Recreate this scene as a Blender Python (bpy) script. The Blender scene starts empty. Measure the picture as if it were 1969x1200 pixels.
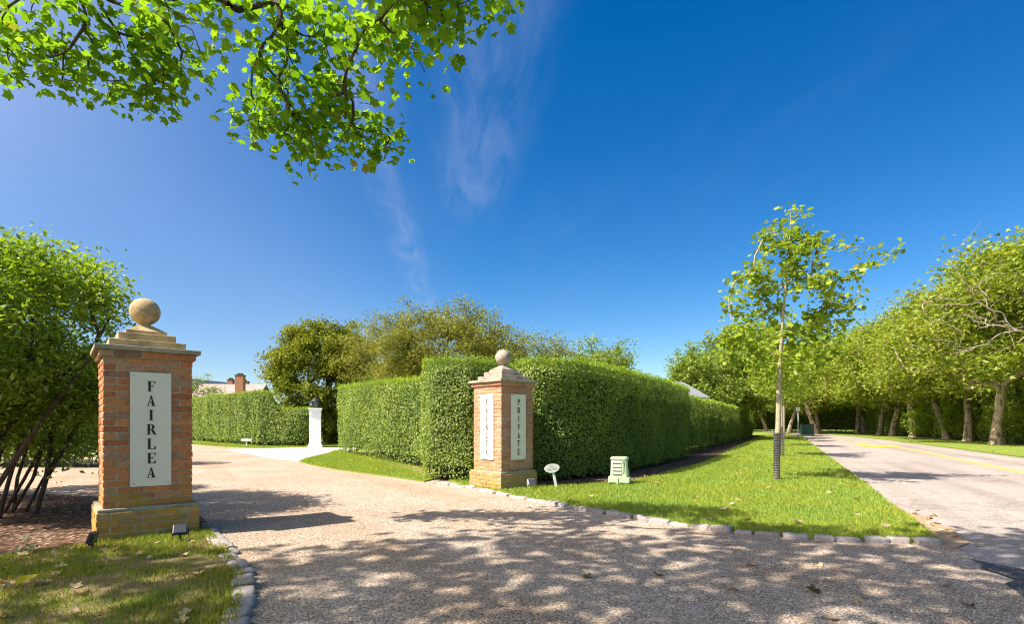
import bpy, bmesh, math
import numpy as np
from mathutils import Vector, Matrix

scene = bpy.context.scene
COL = scene.collection
R = math.radians

# ------------------------------------------------------------------ camera
EYE = 1.17
cam_d = bpy.data.cameras.new('camera')
cam_d.sensor_width = 36.0
cam_d.lens = 19.02
cam_d.shift_y = 0.1092
cam_d.clip_start = 0.05
cam_d.clip_end = 6000
cam = bpy.data.objects.new('camera', cam_d)
cam.location = (0, 0, EYE)
cam.rotation_euler = (R(90), 0, 0)
COL.objects.link(cam)
scene.camera = cam

# ------------------------------------------------------------------ light
SUN_EL = R(50)
TO_SUN_H = Vector((-0.90, -0.43)).normalized()
TO_SUN = Vector((TO_SUN_H.x * math.cos(SUN_EL), TO_SUN_H.y * math.cos(SUN_EL), math.sin(SUN_EL)))
sun_d = bpy.data.lights.new('sun', 'SUN')
sun_d.energy = 4.0
sun_d.angle = R(0.53)
sun_d.color = (1.0, 0.93, 0.82)
sun = bpy.data.objects.new('sun', sun_d)
sun.rotation_euler = TO_SUN.to_track_quat('Z', 'Y').to_euler()
sun.location = (0, 0, 30)
COL.objects.link(sun)

world = bpy.data.worlds.new('World')
scene.world = world
world.use_nodes = True
wn = world.node_tree.nodes
wl = world.node_tree.links
wn.clear()
w_out = wn.new('ShaderNodeOutputWorld')
w_bg = wn.new('ShaderNodeBackground')
w_bg.inputs['Strength'].default_value = 0.145
w_sky = wn.new('ShaderNodeTexSky')
w_sky.sky_type = 'NISHITA'
w_sky.sun_disc = False
w_sky.sun_elevation = SUN_EL
w_sky.sun_rotation = math.atan2(TO_SUN_H.x, TO_SUN_H.y)
w_sky.altitude = 10
w_sky.air_density = 1.0
w_sky.dust_density = 0.05
w_sky.ozone_density = 3.0
w_hs = wn.new('ShaderNodeHueSaturation')
w_hs.inputs['Saturation'].default_value = 1.42
w_hs.inputs['Value'].default_value = 0.42
w_hs.inputs['Hue'].default_value = 0.505
wl.new(w_sky.outputs['Color'], w_hs.inputs['Color'])
# thin cirrus, laid out on a flat cloud layer high above the place
w_tc = wn.new('ShaderNodeTexCoord')
w_sep = wn.new('ShaderNodeSeparateXYZ')
wl.new(w_tc.outputs['Generated'], w_sep.inputs[0])


def wmath(op, a, b=None, clamp=False):
    n = wn.new('ShaderNodeMath')
    n.operation = op
    n.use_clamp = clamp
    for i, v in enumerate((a, b)):
        if v is None:
            continue
        if isinstance(v, (int, float)):
            n.inputs[i].default_value = v
        else:
            wl.new(v, n.inputs[i])
    return n.outputs[0]


zc = wmath('MAXIMUM', w_sep.outputs['Z'], 0.04)
u = wmath('DIVIDE', w_sep.outputs['X'], zc)
v = wmath('DIVIDE', w_sep.outputs['Y'], zc)
ur = wmath('ADD', u, wmath('MULTIPLY', v, 0.10))      # streaks lie a little off the view axis


def wnoise(su, sv, detail, rough, off, dist=0.0):
    c = wn.new('ShaderNodeCombineXYZ')
    wl.new(wmath('MULTIPLY', ur, su), c.inputs[0])
    wl.new(wmath('MULTIPLY', v, sv), c.inputs[1])
    c.inputs[2].default_value = off
    n = wn.new('ShaderNodeTexNoise')
    n.inputs['Scale'].default_value = 1.0
    n.inputs['Detail'].default_value = detail
    n.inputs['Roughness'].default_value = rough
    n.inputs['Distortion'].default_value = dist
    wl.new(c.outputs[0], n.inputs['Vector'])
    return n.outputs['Fac']


def wramp(val, lo, hi):
    n = wn.new('ShaderNodeMapRange')
    n.interpolation_type = 'SMOOTHSTEP'
    n.inputs['From Min'].default_value = lo
    n.inputs['From Max'].default_value = hi
    wl.new(val, n.inputs['Value'])
    return n.outputs['Result']


fine = wnoise(9.0, 2.2, 8, 0.62, 3.1, 0.6)
broad = wnoise(1.1, 0.32, 5, 0.55, 7.7, 0.3)


def streak(u0, width, v0, v1):
    d = wmath('ABSOLUTE', wmath('SUBTRACT', wmath('ADD', ur, wmath('MULTIPLY', wmath('SUBTRACT', broad, 0.5), 0.35)), u0))
    m = wmath('SUBTRACT', 1.0, wramp(d, 0.0, width))
    return wmath('MULTIPLY', wmath('MULTIPLY', m, wramp(v, v0 * 0.8, v0)), wmath('SUBTRACT', 1.0, wramp(v, v1, v1 * 1.25)))


st = wmath('MAXIMUM', streak(-0.27, 0.16, 1.2, 6.0), wmath('MULTIPLY', streak(0.10, 0.22, 0.9, 2.3), 0.8))
cl = wmath('MULTIPLY', wmath('MAXIMUM', wmath('MULTIPLY', st, 1.0), wmath('MULTIPLY', wramp(broad, 0.45, 0.8), 0.22)), wramp(fine, 0.25, 0.75))
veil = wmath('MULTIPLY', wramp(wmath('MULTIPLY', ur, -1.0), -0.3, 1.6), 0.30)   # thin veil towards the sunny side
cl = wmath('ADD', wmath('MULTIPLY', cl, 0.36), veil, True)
w_mix = wn.new('ShaderNodeMixRGB')
# veil brightened around the sun, out of view, added as fill for the shade
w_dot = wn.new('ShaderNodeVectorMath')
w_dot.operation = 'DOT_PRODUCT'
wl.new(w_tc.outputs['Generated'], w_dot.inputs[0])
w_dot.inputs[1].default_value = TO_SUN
fill_glow = wmath('POWER', wmath('MAXIMUM', w_dot.outputs['Value'], 0.0), 5.0)
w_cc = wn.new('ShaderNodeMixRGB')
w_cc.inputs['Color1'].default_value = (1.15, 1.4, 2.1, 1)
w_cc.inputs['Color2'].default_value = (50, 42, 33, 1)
wl.new(fill_glow, w_cc.inputs['Fac'])
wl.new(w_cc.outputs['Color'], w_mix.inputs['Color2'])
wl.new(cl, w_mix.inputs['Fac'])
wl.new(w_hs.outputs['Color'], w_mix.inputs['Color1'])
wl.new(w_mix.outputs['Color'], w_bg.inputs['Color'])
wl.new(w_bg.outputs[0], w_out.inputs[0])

vs = scene.view_settings
vs.view_transform = 'Standard'
vs.look = 'None'
vs.exposure = 1.4
vs.gamma = 1.0
scene.render.engine = 'CYCLES'
scene.cycles.use_denoising = True
scene.cycles.denoising_prefilter = 'ACCURATE'
scene.cycles.filter_width = 1.1
scene.cycles.max_bounces = 6
scene.cycles.diffuse_bounces = 3
scene.cycles.transmission_bounces = 4
scene.cycles.glossy_bounces = 2
scene.cycles.caustics_reflective = False
scene.cycles.caustics_refractive = False

# ------------------------------------------------------------------ helpers


def tag(o, label=None, cat=None, group=None, kind=None):
    if label:
        o['label'] = label
    if cat:
        o['category'] = cat
    if group:
        o['group'] = group
    if kind:
        o['kind'] = kind
    return o


def empty(name, loc=(0, 0, 0), rz=0.0):
    o = bpy.data.objects.new(name, None)
    o.location = loc
    o.rotation_euler = (0, 0, rz)
    o.empty_display_size = 0.2
    COL.objects.link(o)
    return o


def link(name, me, mat=None, parent=None, loc=None, rot=None):
    if mat is not None and len(me.materials) == 0:
        me.materials.append(mat)
    o = bpy.data.objects.new(name, me)
    if loc is not None:
        o.location = loc
    if rot is not None:
        o.rotation_euler = rot
    if parent is not None:
        o.parent = parent
    COL.objects.link(o)
    return o


def np_mesh(name, V, F, rnd=None, smooth=False):
    """V (n,3) floats, F (m,3) or (m,4) ints, one face size"""
    me = bpy.data.meshes.new(name)
    V = np.ascontiguousarray(V, dtype=np.float32)
    F = np.ascontiguousarray(F, dtype=np.int32)
    k = F.shape[1]
    me.vertices.add(len(V))
    me.vertices.foreach_set('co', V.ravel())
    me.loops.add(F.size)
    me.loops.foreach_set('vertex_index', F.ravel())
    me.polygons.add(len(F))
    me.polygons.foreach_set('loop_start', np.arange(0, F.size, k, dtype=np.int32))
    if smooth:
        me.polygons.foreach_set('use_smooth', np.ones(len(F), dtype=bool))
    if rnd is not None:
        a = me.attributes.new('rnd', 'FLOAT', 'FACE')
        a.data.foreach_set('value', np.ascontiguousarray(rnd, dtype=np.float32))
    me.update()
    me.validate()
    return me


def bm_mesh(name, bm, smooth=False):
    bmesh.ops.recalc_face_normals(bm, faces=bm.faces)
    me = bpy.data.meshes.new(name)
    bm.to_mesh(me)
    bm.free()
    if smooth:
        for p in me.polygons:
            p.use_smooth = True
    return me


def add_box(bm, x0, x1, y0, y1, z0, z1, bevel=0.0, seg=1):
    r = bmesh.ops.create_cube(bm, size=1.0)
    for v_ in r['verts']:
        v_.co = Vector((x0 + (v_.co.x + .5) * (x1 - x0), y0 + (v_.co.y + .5) * (y1 - y0), z0 + (v_.co.z + .5) * (z1 - z0)))
    if bevel:
        es = list({e for v_ in r['verts'] for e in v_.link_edges})
        bmesh.ops.bevel(bm, geom=es, offset=bevel, segments=seg, profile=0.5, affect='EDGES')


def box_mesh(name, *a, **k):
    bm = bmesh.new()
    add_box(bm, *a, **k)
    return bm_mesh(name, bm)


def add_prism(bm, pts, z0, z1):
    """closed outline pts (x,y) extruded from z0 to z1"""
    a = [bm.verts.new((p[0], p[1], z0)) for p in pts]
    b = [bm.verts.new((p[0], p[1], z1)) for p in pts]
    bm.faces.new(a[::-1])
    bm.faces.new(b)
    n = len(pts)
    for i in range(n):
        bm.faces.new((a[i], a[(i + 1) % n], b[(i + 1) % n], b[i]))


def add_lathe(bm, prof, seg=24):
    rings = []
    for r, z in prof:
        rings.append([bm.verts.new((r * math.cos(2 * math.pi * i / seg), r * math.sin(2 * math.pi * i / seg), z)) for i in range(seg)])
    for a, b in zip(rings[:-1], rings[1:]):
        for i in range(seg):
            bm.faces.new((a[i], a[(i + 1) % seg], b[(i + 1) % seg], b[i]))
    bm.faces.new(rings[0][::-1])
    bm.faces.new(rings[-1])


def tube_arrays(P, rad, sides):
    """one tapered tube through points P with radii rad"""
    P = np.asarray(P, float)
    n = len(P)
    T = np.gradient(P, axis=0)
    T /= np.linalg.norm(T, axis=1)[:, None] + 1e-9
    ref = np.array([0.31, 0.95, 0.07]) if abs(T[0][1]) < 0.8 else np.array([0.95, 0.1, 0.31])
    A = np.cross(T, ref)
    A /= np.linalg.norm(A, axis=1)[:, None] + 1e-9
    B = np.cross(T, A)
    ang = np.linspace(0, 2 * np.pi, sides, endpoint=False)
    V = P[:, None, :] + np.asarray(rad)[:, None, None] * (A[:, None, :] * np.cos(ang)[None, :, None] + B[:, None, :] * np.sin(ang)[None, :, None])
    V = V.reshape(-1, 3)
    i = np.arange(n - 1)[:, None] * sides
    j = np.arange(sides)[None, :]
    j2 = (j + 1) % sides
    F = np.stack([i + j, i + j2, i + sides + j2, i + sides + j], axis=-1).reshape(-1, 4)
    return V, F


class Tubes:
    def __init__(self):
        self.V, self.F, self.n = [], [], 0

    def add(self, P, rad, sides=6):
        V, F = tube_arrays(P, rad, sides)
        self.V.append(V)
        self.F.append(F + self.n)
        self.n += len(V)

    def mesh(self, name):
        return np_mesh(name, np.concatenate(self.V), np.concatenate(self.F), smooth=True)


def unit(a):
    return a / (np.linalg.norm(a, axis=-1, keepdims=True) + 1e-9)


# leaf prototypes: lie in XY, base at origin, tip towards +Y, face +Z
OVAL_V = np.array([(0, 0, 0), (.27, .42, .07), (0, 1, -.06), (-.27, .42, .07)])
OVAL_F = np.array([(0, 1, 2), (0, 2, 3)])
LANCE_V = np.array([(0, 0, 0), (.17, .40, .05), (0, 1, -.10), (-.17, .40, .05)])
LANCE_F = OVAL_F
ROUND_V = np.array([(0, 0, 0), (.40, .30, .06), (.30, .80, .0), (0, 1, -.08), (-.30, .80, .0), (-.40, .30, .06)])
ROUND_F = np.array([(0, 1, 2), (0, 2, 3), (0, 3, 4), (0, 4, 5)])
LOBE_V = np.array([(0, .02, 0), (.20, -.06, .0), (.54, .08, -.06), (.43, .30, .05), (.66, .58, -.10), (.32, .66, .05), (0, 1.0, -.12),
                   (-.32, .66, .05), (-.66, .58, -.10), (-.43, .30, .05), (-.54, .08, -.06), (-.20, -.06, .0)])
LOBE_F = np.array([(0, i, i + 1) for i in range(1, 11)])
LOBE3_V = np.array([(0, 0, 0), (.48, .30, -.05), (.20, .45, .04), (0, 1, -.1), (-.20, .45, .04), (-.48, .30, -.05)])
LOBE3_F = np.array([(0, 1, 2), (0, 2, 3), (0, 3, 4), (0, 4, 5)])


def leaf_arrays(P, N, D, S, PV, PF, curl=None):
    """place a leaf prototype at P with face normal N, pointing along D, size S"""
    N = unit(N)
    D = unit(D - (D * N).sum(1, keepdims=True) * N)
    X = np.cross(D, N)
    V = P[:, None, :] + S[:, None, None] * (PV[None, :, 0:1] * X[:, None, :] + PV[None, :, 1:2] * D[:, None, :] + PV[None, :, 2:3] * N[:, None, :])
    nv = len(PV)
    F = PF[None] + (np.arange(len(P)) * nv)[:, None, None]
    return V.reshape(-1, 3), F.reshape(-1, 3)


def leaf_mesh(name, P, N, D, S, PV, PF, rng):
    V, F = leaf_arrays(P, N, D, S, PV, PF)
    rnd = np.repeat(rng.random(len(P)), len(PF))
    return np_mesh(name, V, F, rnd=rnd)


def sines(P, seed, scale=1.0):
    """cheap smooth noise, about -1..1"""
    r = np.random.default_rng(seed)
    out = np.zeros(len(P))
    for k in range(6):
        w = r.normal(size=3) * scale * (0.7 + 0.5 * k)
        out += np.sin(P @ w + r.random() * 6.28) / (1 + 0.5 * k)
    return out / 2.2


# ------------------------------------------------------------------ materials
def new_mat(name):
    m = bpy.data.materials.new(name)
    m.use_nodes = True
    nt = m.node_tree
    nt.nodes.clear()
    out = nt.nodes.new('ShaderNodeOutputMaterial')
    return m, nt, out


class NT:
    """small wrapper for building node trees"""

    def __init__(self, name):
        self.m, self.nt, self.out = new_mat(name)

    def n(self, t, **k):
        nd = self.nt.nodes.new(t)
        for a, b in k.items():
            setattr(nd, a, b)
        return nd

    def l(self, a, b):
        self.nt.links.new(a, b)

    def noise(self, scale, detail=4, rough=.55, vec=None, dist=0.0):
        nd = self.n('ShaderNodeTexNoise')
        nd.inputs['Scale'].default_value = scale
        nd.inputs['Detail'].default_value = detail
        nd.inputs['Roughness'].default_value = rough
        nd.inputs['Distortion'].default_value = dist
        if vec is not None:
            self.l(vec, nd.inputs['Vector'])
        return nd

    def pos(self):
        return self.n('ShaderNodeNewGeometry').outputs['Position']

    def obj(self):
        return self.n('ShaderNodeTexCoord').outputs['Object']

    def ramp(self, fac, stops, interp='LINEAR'):
        nd = self.n('ShaderNodeValToRGB')
        cr = nd.color_ramp
        cr.interpolation = interp
        while len(cr.elements) < len(stops):
            cr.elements.new(0.5)
        for e, (p, c) in zip(cr.elements, stops):
            e.position = p
            e.color = (c[0], c[1], c[2], 1) if len(c) == 3 else c
        self.l(fac, nd.inputs['Fac'])
        return nd.outputs['Color']

    def mix(self, fac, a, b, mode='MIX'):
        nd = self.n('ShaderNodeMixRGB', blend_type=mode)
        for i, v_ in zip(('Fac', 'Color1', 'Color2'), (fac, a, b)):
            if isinstance(v_, (int, float)):
                nd.inputs[i].default_value = v_
            elif isinstance(v_, tuple):
                nd.inputs[i].default_value = (v_[0], v_[1], v_[2], 1)
            else:
                self.l(v_, nd.inputs[i])
        return nd.outputs['Color']

    def math(self, op, a, b=None, clamp=False):
        nd = self.n('ShaderNodeMath', operation=op, use_clamp=clamp)
        for i, v_ in enumerate((a, b)):
            if v_ is None:
                continue
            if isinstance(v_, (int, float)):
                nd.inputs[i].default_value = v_
            else:
                self.l(v_, nd.inputs[i])
        return nd.outputs[0]

    def step(self, val, lo, hi):
        nd = self.n('ShaderNodeMapRange', interpolation_type='SMOOTHSTEP')
        nd.inputs['From Min'].default_value = lo
        nd.inputs['From Max'].default_value = hi
        self.l(val, nd.inputs['Value'])
        return nd.outputs['Result']

    def principled(self, color, rough=.6, spec=.3, bump=None, bump_dist=.01, bump_str=.6, metallic=0.0):
        p = self.n('ShaderNodeBsdfPrincipled')
        if isinstance(color, tuple):
            p.inputs['Base Color'].default_value = (*color, 1)
        else:
            self.l(color, p.inputs['Base Color'])
        if isinstance(rough, (int, float)):
            p.inputs['Roughness'].default_value = rough
        else:
            self.l(rough, p.inputs['Roughness'])
        p.inputs['Specular IOR Level'].default_value = spec
        p.inputs['Metallic'].default_value = metallic
        if bump is not None:
            b = self.n('ShaderNodeBump')
            b.inputs['Strength'].default_value = bump_str
            b.inputs['Distance'].default_value = bump_dist
            self.l(bump, b.inputs['Height'])
            self.l(b.outputs[0], p.inputs['Normal'])
        self.l(p.outputs[0], self.out.inputs['Surface'])
        return self.m


def mat_leaf(name, c1, c2, trans=.4, gloss=.06, rough=.4, tint=(1.25, 1.15, .55), odd=None):
    t = NT(name)
    at = t.n('ShaderNodeAttribute', attribute_name='rnd')
    stops = [(0.0, c1), (0.85, c2)]
    if odd:
        stops += [(0.965, c2), (1.0, odd)]
    col = t.ramp(at.outputs['Fac'], stops)
    big = t.noise(.9, 2, .5, t.pos())
    col = t.mix(t.step(big.outputs['Fac'], .3, .7), t.mix(1.0, col, (.78, .84, .8), 'MULTIPLY'), t.mix(1.0, col, (1.16, 1.1, 1.0), 'MULTIPLY'))
    tcol = t.mix(1.0, col, tint, 'MULTIPLY')
    d = t.n('ShaderNodeBsdfDiffuse')
    t.l(col, d.inputs['Color'])
    tr = t.n('ShaderNodeBsdfTranslucent')
    t.l(tcol, tr.inputs['Color'])
    g = t.n('ShaderNodeBsdfGlossy')
    g.inputs['Roughness'].default_value = max(rough, .55)
    g.inputs['Color'].default_value = (.9, .95, .9, 1)
    m1 = t.n('ShaderNodeMixShader')
    m1.inputs[0].default_value = trans
    t.l(d.outputs[0], m1.inputs[1])
    t.l(tr.outputs[0], m1.inputs[2])
    m2 = t.n('ShaderNodeMixShader')
    m2.inputs[0].default_value = gloss
    t.l(m1.outputs[0], m2.inputs[1])
    t.l(g.outputs[0], m2.inputs[2])
    t.l(m2.outputs[0], t.out.inputs['Surface'])
    return t.m


M = {}
M['plane_leaf'] = mat_leaf('plane_leaf', (.14, .28, .015), (.26, .41, .025), trans=.64, gloss=.015, tint=(1.08, 1.15, .55), odd=(.34, .25, .05))
M['street_leaf'] = mat_leaf('street_leaf', (.19, .26, .03), (.33, .40, .05), trans=.42, gloss=.015, odd=(.32, .27, .07))
M['young_leaf'] = mat_leaf('young_leaf', (.20, .31, .025), (.34, .44, .045), trans=.45, gloss=.015, odd=(.36, .30, .06))
M['privet'] = mat_leaf('privet', (.13, .205, .03), (.24, .325, .05), trans=.27, gloss=.03, rough=.45, odd=(.24, .19, .08))
M['privet_new'] = mat_leaf('privet_new', (.20, .34, .015), (.33, .46, .025), trans=.45, gloss=.04)
M['shrub_leaf'] = mat_leaf('shrub_leaf', (.14, .25, .015), (.28, .40, .025), trans=.48, gloss=.05)
M['yew_leaf'] = mat_leaf('yew_leaf', (.125, .165, .02), (.28, .31, .035), trans=.32, gloss=.01)
M['olive_leaf'] = mat_leaf('olive_leaf', (.16, .185, .035), (.30, .31, .065), trans=.36, gloss=.012, odd=(.28, .22, .1))
M['wood_leaf'] = mat_leaf('wood_leaf', (.14, .22, .02), (.27, .35, .035), trans=.42, gloss=.04)
M['weed'] = mat_leaf('weed', (.05, .12, .015), (.10, .19, .03), trans=.3)


def mat_grass(name, a, b, c):
    t = NT(name)
    at = t.n('ShaderNodeAttribute', attribute_name='rnd')
    col = t.ramp(at.outputs['Fac'], [(0, a), (.7, b), (.93, b), (1, c)])
    n1 = t.noise(.8, 3, .6, t.pos())
    col = t.mix(t.step(n1.outputs['Fac'], .35, .7), col, t.mix(1.0, col, (1.25, 1.0, .8), 'MULTIPLY'))
    d = t.n('ShaderNodeBsdfDiffuse')
    t.l(col, d.inputs['Color'])
    tr = t.n('ShaderNodeBsdfTranslucent')
    t.l(t.mix(1.0, col, (1.2, 1.15, .6), 'MULTIPLY'), tr.inputs['Color'])
    ms = t.n('ShaderNodeMixShader')
    ms.inputs[0].default_value = .35
    t.l(d.outputs[0], ms.inputs[1])
    t.l(tr.outputs[0], ms.inputs[2])
    t.l(ms.outputs[0], t.out.inputs['Surface'])
    return t.m


M['grass'] = mat_grass('grass', (.19, .30, .045), (.31, .42, .08), (.48, .45, .20))
M['grass_dry'] = mat_grass('grass_dry', (.15, .24, .03), (.27, .32, .06), (.46, .38, .18))

t = NT('lawn_soil')
n1 = t.noise(1.3, 4, .6, t.pos())
n2 = t.noise(40, 3, .6, t.pos())
c = t.ramp(n1.outputs['Fac'], [(.3, (.16, .23, .03)), (.6, (.22, .28, .05)), (.8, (.28, .27, .08))])
c = t.mix(t.step(n2.outputs['Fac'], .4, .7), c, (.15, .17, .04))
M['lawn'] = t.principled(c, .95, .05, n2.outputs['Fac'], .02, .8)

t = NT('thin_lawn_soil')
n1 = t.noise(1.6, 4, .6, t.pos())
n2 = t.noise(55, 3, .6, t.pos())
c = t.ramp(n1.outputs['Fac'], [(.35, (.11, .13, .03)), (.5, (.22, .17, .08)), (.7, (.40, .29, .17))])
c = t.mix(t.step(n2.outputs['Fac'], .45, .75), c, (.13, .09, .05))
M['thin_lawn'] = t.principled(c, .95, .05, n2.outputs['Fac'], .02, .8)

t = NT('gravel')
pos = t.pos()
vo = t.n('ShaderNodeTexVoronoi')
vo.inputs['Scale'].default_value = 75
t.l(pos, vo.inputs['Vector'])
sepc = t.n('ShaderNodeSeparateColor')
t.l(vo.outputs['Color'], sepc.inputs[0])
c = t.ramp(sepc.outputs[0], [(0, (.29, .215, .165)), (.25, (.47, .375, .295)), (.55, (.62, .51, .415)), (.8, (.70, .585, .48)), (1, (.80, .70, .60))])
n1 = t.noise(.55, 5, .6, pos)
c = t.mix(t.step(n1.outputs['Fac'], .35, .7), c, t.mix(1.0, c, (.90, .82, .72), 'MULTIPLY'))
n3 = t.noise(6, 4, .6, pos)
c = t.mix(t.step(n3.outputs['Fac'], .5, .75), c, t.mix(1.0, c, (.86, .84, .82), 'MULTIPLY'))
mp = t.n('ShaderNodeMapping')
mp.inputs['Rotation'].default_value = (0, 0, R(-33))
t.l(pos, mp.inputs['Vector'])
mp2 = t.n('ShaderNodeMapping')
mp2.inputs['Scale'].default_value = (1.0, .05, 1)
t.l(mp.outputs[0], mp2.inputs['Vector'])
n5 = t.noise(.9, 3, .5, mp2.outputs[0])
c = t.mix(t.step(n5.outputs['Fac'], .46, .64), c, t.mix(1.0, c, (.93, .88, .82), 'MULTIPLY'))
edge = t.step(vo.outputs['Distance'], .25, .62)
c = t.mix(edge, c, t.mix(1.0, c, (.55, .52, .48), 'MULTIPLY'))
inv = t.math('SUBTRACT', 1.0, vo.outputs['Distance'])
M['gravel'] = t.principled(c, .9, .15, inv, .006, 1.0)

t = NT('white_gravel')
vo = t.n('ShaderNodeTexVoronoi')
vo.inputs['Scale'].default_value = 45
t.l(t.pos(), vo.inputs['Vector'])
sepc = t.n('ShaderNodeSeparateColor')
t.l(vo.outputs['Color'], sepc.inputs[0])
c = t.ramp(sepc.outputs[0], [(0, (.48, .46, .44)), (.5, (.66, .645, .625)), (1, (.78, .77, .75))])
M['white_gravel'] = t.principled(c, .9, .15, vo.outputs['Distance'], .006, .6)

t = NT('asphalt')
pos = t.pos()
vo = t.n('ShaderNodeTexVoronoi')
vo.inputs['Scale'].default_value = 90
t.l(pos, vo.inputs['Vector'])
sepc = t.n('ShaderNodeSeparateColor')
t.l(vo.outputs['Color'], sepc.inputs[0])
c = t.ramp(sepc.outputs[0], [(0, (.23, .19, .16)), (.4, (.335, .28, .24)), (.8, (.42, .355, .305)), (1, (.54, .47, .41))])
n1 = t.noise(.35, 5, .6, pos)
c = t.mix(t.step(n1.outputs['Fac'], .4, .68), c, t.mix(1.0, c, (.84, .84, .86), 'MULTIPLY'))
# long faint tar seams and tyre tracks
mp = t.n('ShaderNodeMapping')
mp.inputs['Rotation'].default_value = (0, 0, R(25.2))
t.l(pos, mp.inputs['Vector'])
mp2 = t.n('ShaderNodeMapping')
mp2.inputs['Scale'].default_value = (1.0, .03, 1)
t.l(mp.outputs[0], mp2.inputs['Vector'])
n2 = t.noise(1.6, 3, .5, mp2.outputs[0])
c = t.mix(t.step(n2.outputs['Fac'], .48, .66), c, t.mix(1.0, c, (.82, .81, .81), 'MULTIPLY'))
vc = t.n('ShaderNodeTexVoronoi', feature='DISTANCE_TO_EDGE')
vc.inputs['Scale'].default_value = .42
wob_ = t.noise(2.2, 4, .6, pos)
vadd = t.n('ShaderNodeVectorMath', operation='ADD')
t.l(pos, vadd.inputs[0])
t.l(wob_.outputs['Color'], vadd.inputs[1])
t.l(vadd.outputs[0], vc.inputs['Vector'])
crack = t.math('SUBTRACT', 1.0, t.step(vc.outputs['Distance'], .0, .022))
c = t.mix(t.math('MULTIPLY', crack, .32), c, (.10, .085, .075))
M['asphalt'] = t.principled(c, .88, .2, vo.outputs['Distance'], .004, .7)

t = NT('new_asphalt')
vo = t.n('ShaderNodeTexVoronoi')
vo.inputs['Scale'].default_value = 80
t.l(t.pos(), vo.inputs['Vector'])
sepc = t.n('ShaderNodeSeparateColor')
t.l(vo.outputs['Color'], sepc.inputs[0])
c = t.ramp(sepc.outputs[0], [(0, (.04, .04, .045)), (.8, (.075, .073, .075)), (.9, (.12, .11, .10)), (1, (.4, .35, .3))])
M['new_asphalt'] = t.principled(c, .8, .3, vo.outputs['Distance'], .005, .8)

t = NT('road_paint')
n1 = t.noise(25, 4, .7, t.pos())
c = t.mix(t.step(n1.outputs['Fac'], .5, .75), (.72, .46, .04), (.38, .31, .20))
M['yellow_paint'] = t.principled(c, .75, .2)

t = NT('faded_road_paint')
n1 = t.noise(18, 4, .7, t.pos())
c = t.mix(t.step(n1.outputs['Fac'], .48, .78), (.62, .42, .10), (.36, .30, .24))
M['faded_paint'] = t.principled(c, .8, .2)

t = NT('mulch')
pos = t.pos()
vo = t.n('ShaderNodeTexVoronoi')
vo.inputs['Scale'].default_value = 38
vo.inputs['Randomness'].default_value = 1
mp = t.n('ShaderNodeMapping')
mp.inputs['Scale'].default_value = (1, .45, 1)
mp.inputs['Rotation'].default_value = (0, 0, .7)
t.l(pos, mp.inputs['Vector'])
t.l(mp.outputs[0], vo.inputs['Vector'])
sepc = t.n('ShaderNodeSeparateColor')
t.l(vo.outputs['Color'], sepc.inputs[0])
c = t.ramp(sepc.outputs[0], [(0, (.05, .03, .02)), (.5, (.13, .075, .05)), (.85, (.20, .125, .085)), (1, (.34, .25, .18))])
M['mulch'] = t.principled(c, .95, .05, vo.outputs['Distance'], .02, 1.0)

t = NT('sandy_dirt')
n1 = t.noise(7, 5, .65, t.pos())
n2 = t.noise(90, 3, .6, t.pos())
c = t.ramp(n1.outputs['Fac'], [(.3, (.30, .19, .11)), (.6, (.42, .30, .20)), (.8, (.50, .40, .30))])
c = t.mix(t.step(n2.outputs['Fac'], .5, .75), c, (.25, .17, .11))
M['dirt'] = t.principled(c, .95, .05, n2.outputs['Fac'], .01, .7)


def brick_mat(name, stops, moss, mossz):
    t = NT(name)
    oi = t.n('ShaderNodeObjectInfo')
    pos = t.pos()
    c = t.ramp(oi.outputs['Random'], stops)
    n1 = t.noise(28, 5, .65, pos)
    c = t.mix(t.step(n1.outputs['Fac'], .4, .75), c, t.mix(1.0, c, (.62, .58, .55), 'MULTIPLY'))
    n4 = t.noise(9, 4, .6, pos)
    c = t.mix(t.math('MULTIPLY', t.step(n4.outputs['Fac'], .56, .72), .45), c, (.40, .30, .22))
    # yellow-green algae, thick near the ground and in blotches higher up
    sp = t.n('ShaderNodeSeparateXYZ')
    t.l(pos, sp.inputs[0])
    n2 = t.noise(3.2, 5, .6, pos)
    zz = t.math('ADD', sp.outputs['Z'], t.math('MULTIPLY', t.math('SUBTRACT', n2.outputs['Fac'], .5), 1.5))
    k = t.math('SUBTRACT', 1.0, t.step(zz, mossz * .35, mossz * 1.25))
    n3 = t.noise(14, 4, .6, pos)
    k = t.math('MULTIPLY', k, t.step(n3.outputs['Fac'], .30, .58))
    c = t.mix(t.math('MULTIPLY', k, moss), c, (.36, .27, .035))
    return t.principled(c, .9, .12, n1.outputs['Fac'], .006, .8)


M['brick_a'] = brick_mat('weathered_brick', [(0, (.40, .14, .07)), (.18, (.56, .21, .09)), (.38, (.64, .27, .10)), (.52, (.50, .24, .14)), (.66, (.55, .30, .19)), (.78, (.36, .17, .12)), (.88, (.54, .35, .19)), (1, (.27, .15, .115))], .75, .48)
M['brick_b'] = brick_mat('orange_brick', [(0, (.45, .19, .11)), (.3, (.54, .26, .15)), (.6, (.60, .32, .20)), (.85, (.46, .20, .13)), (1, (.40, .25, .18))], .75, .46)

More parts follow.
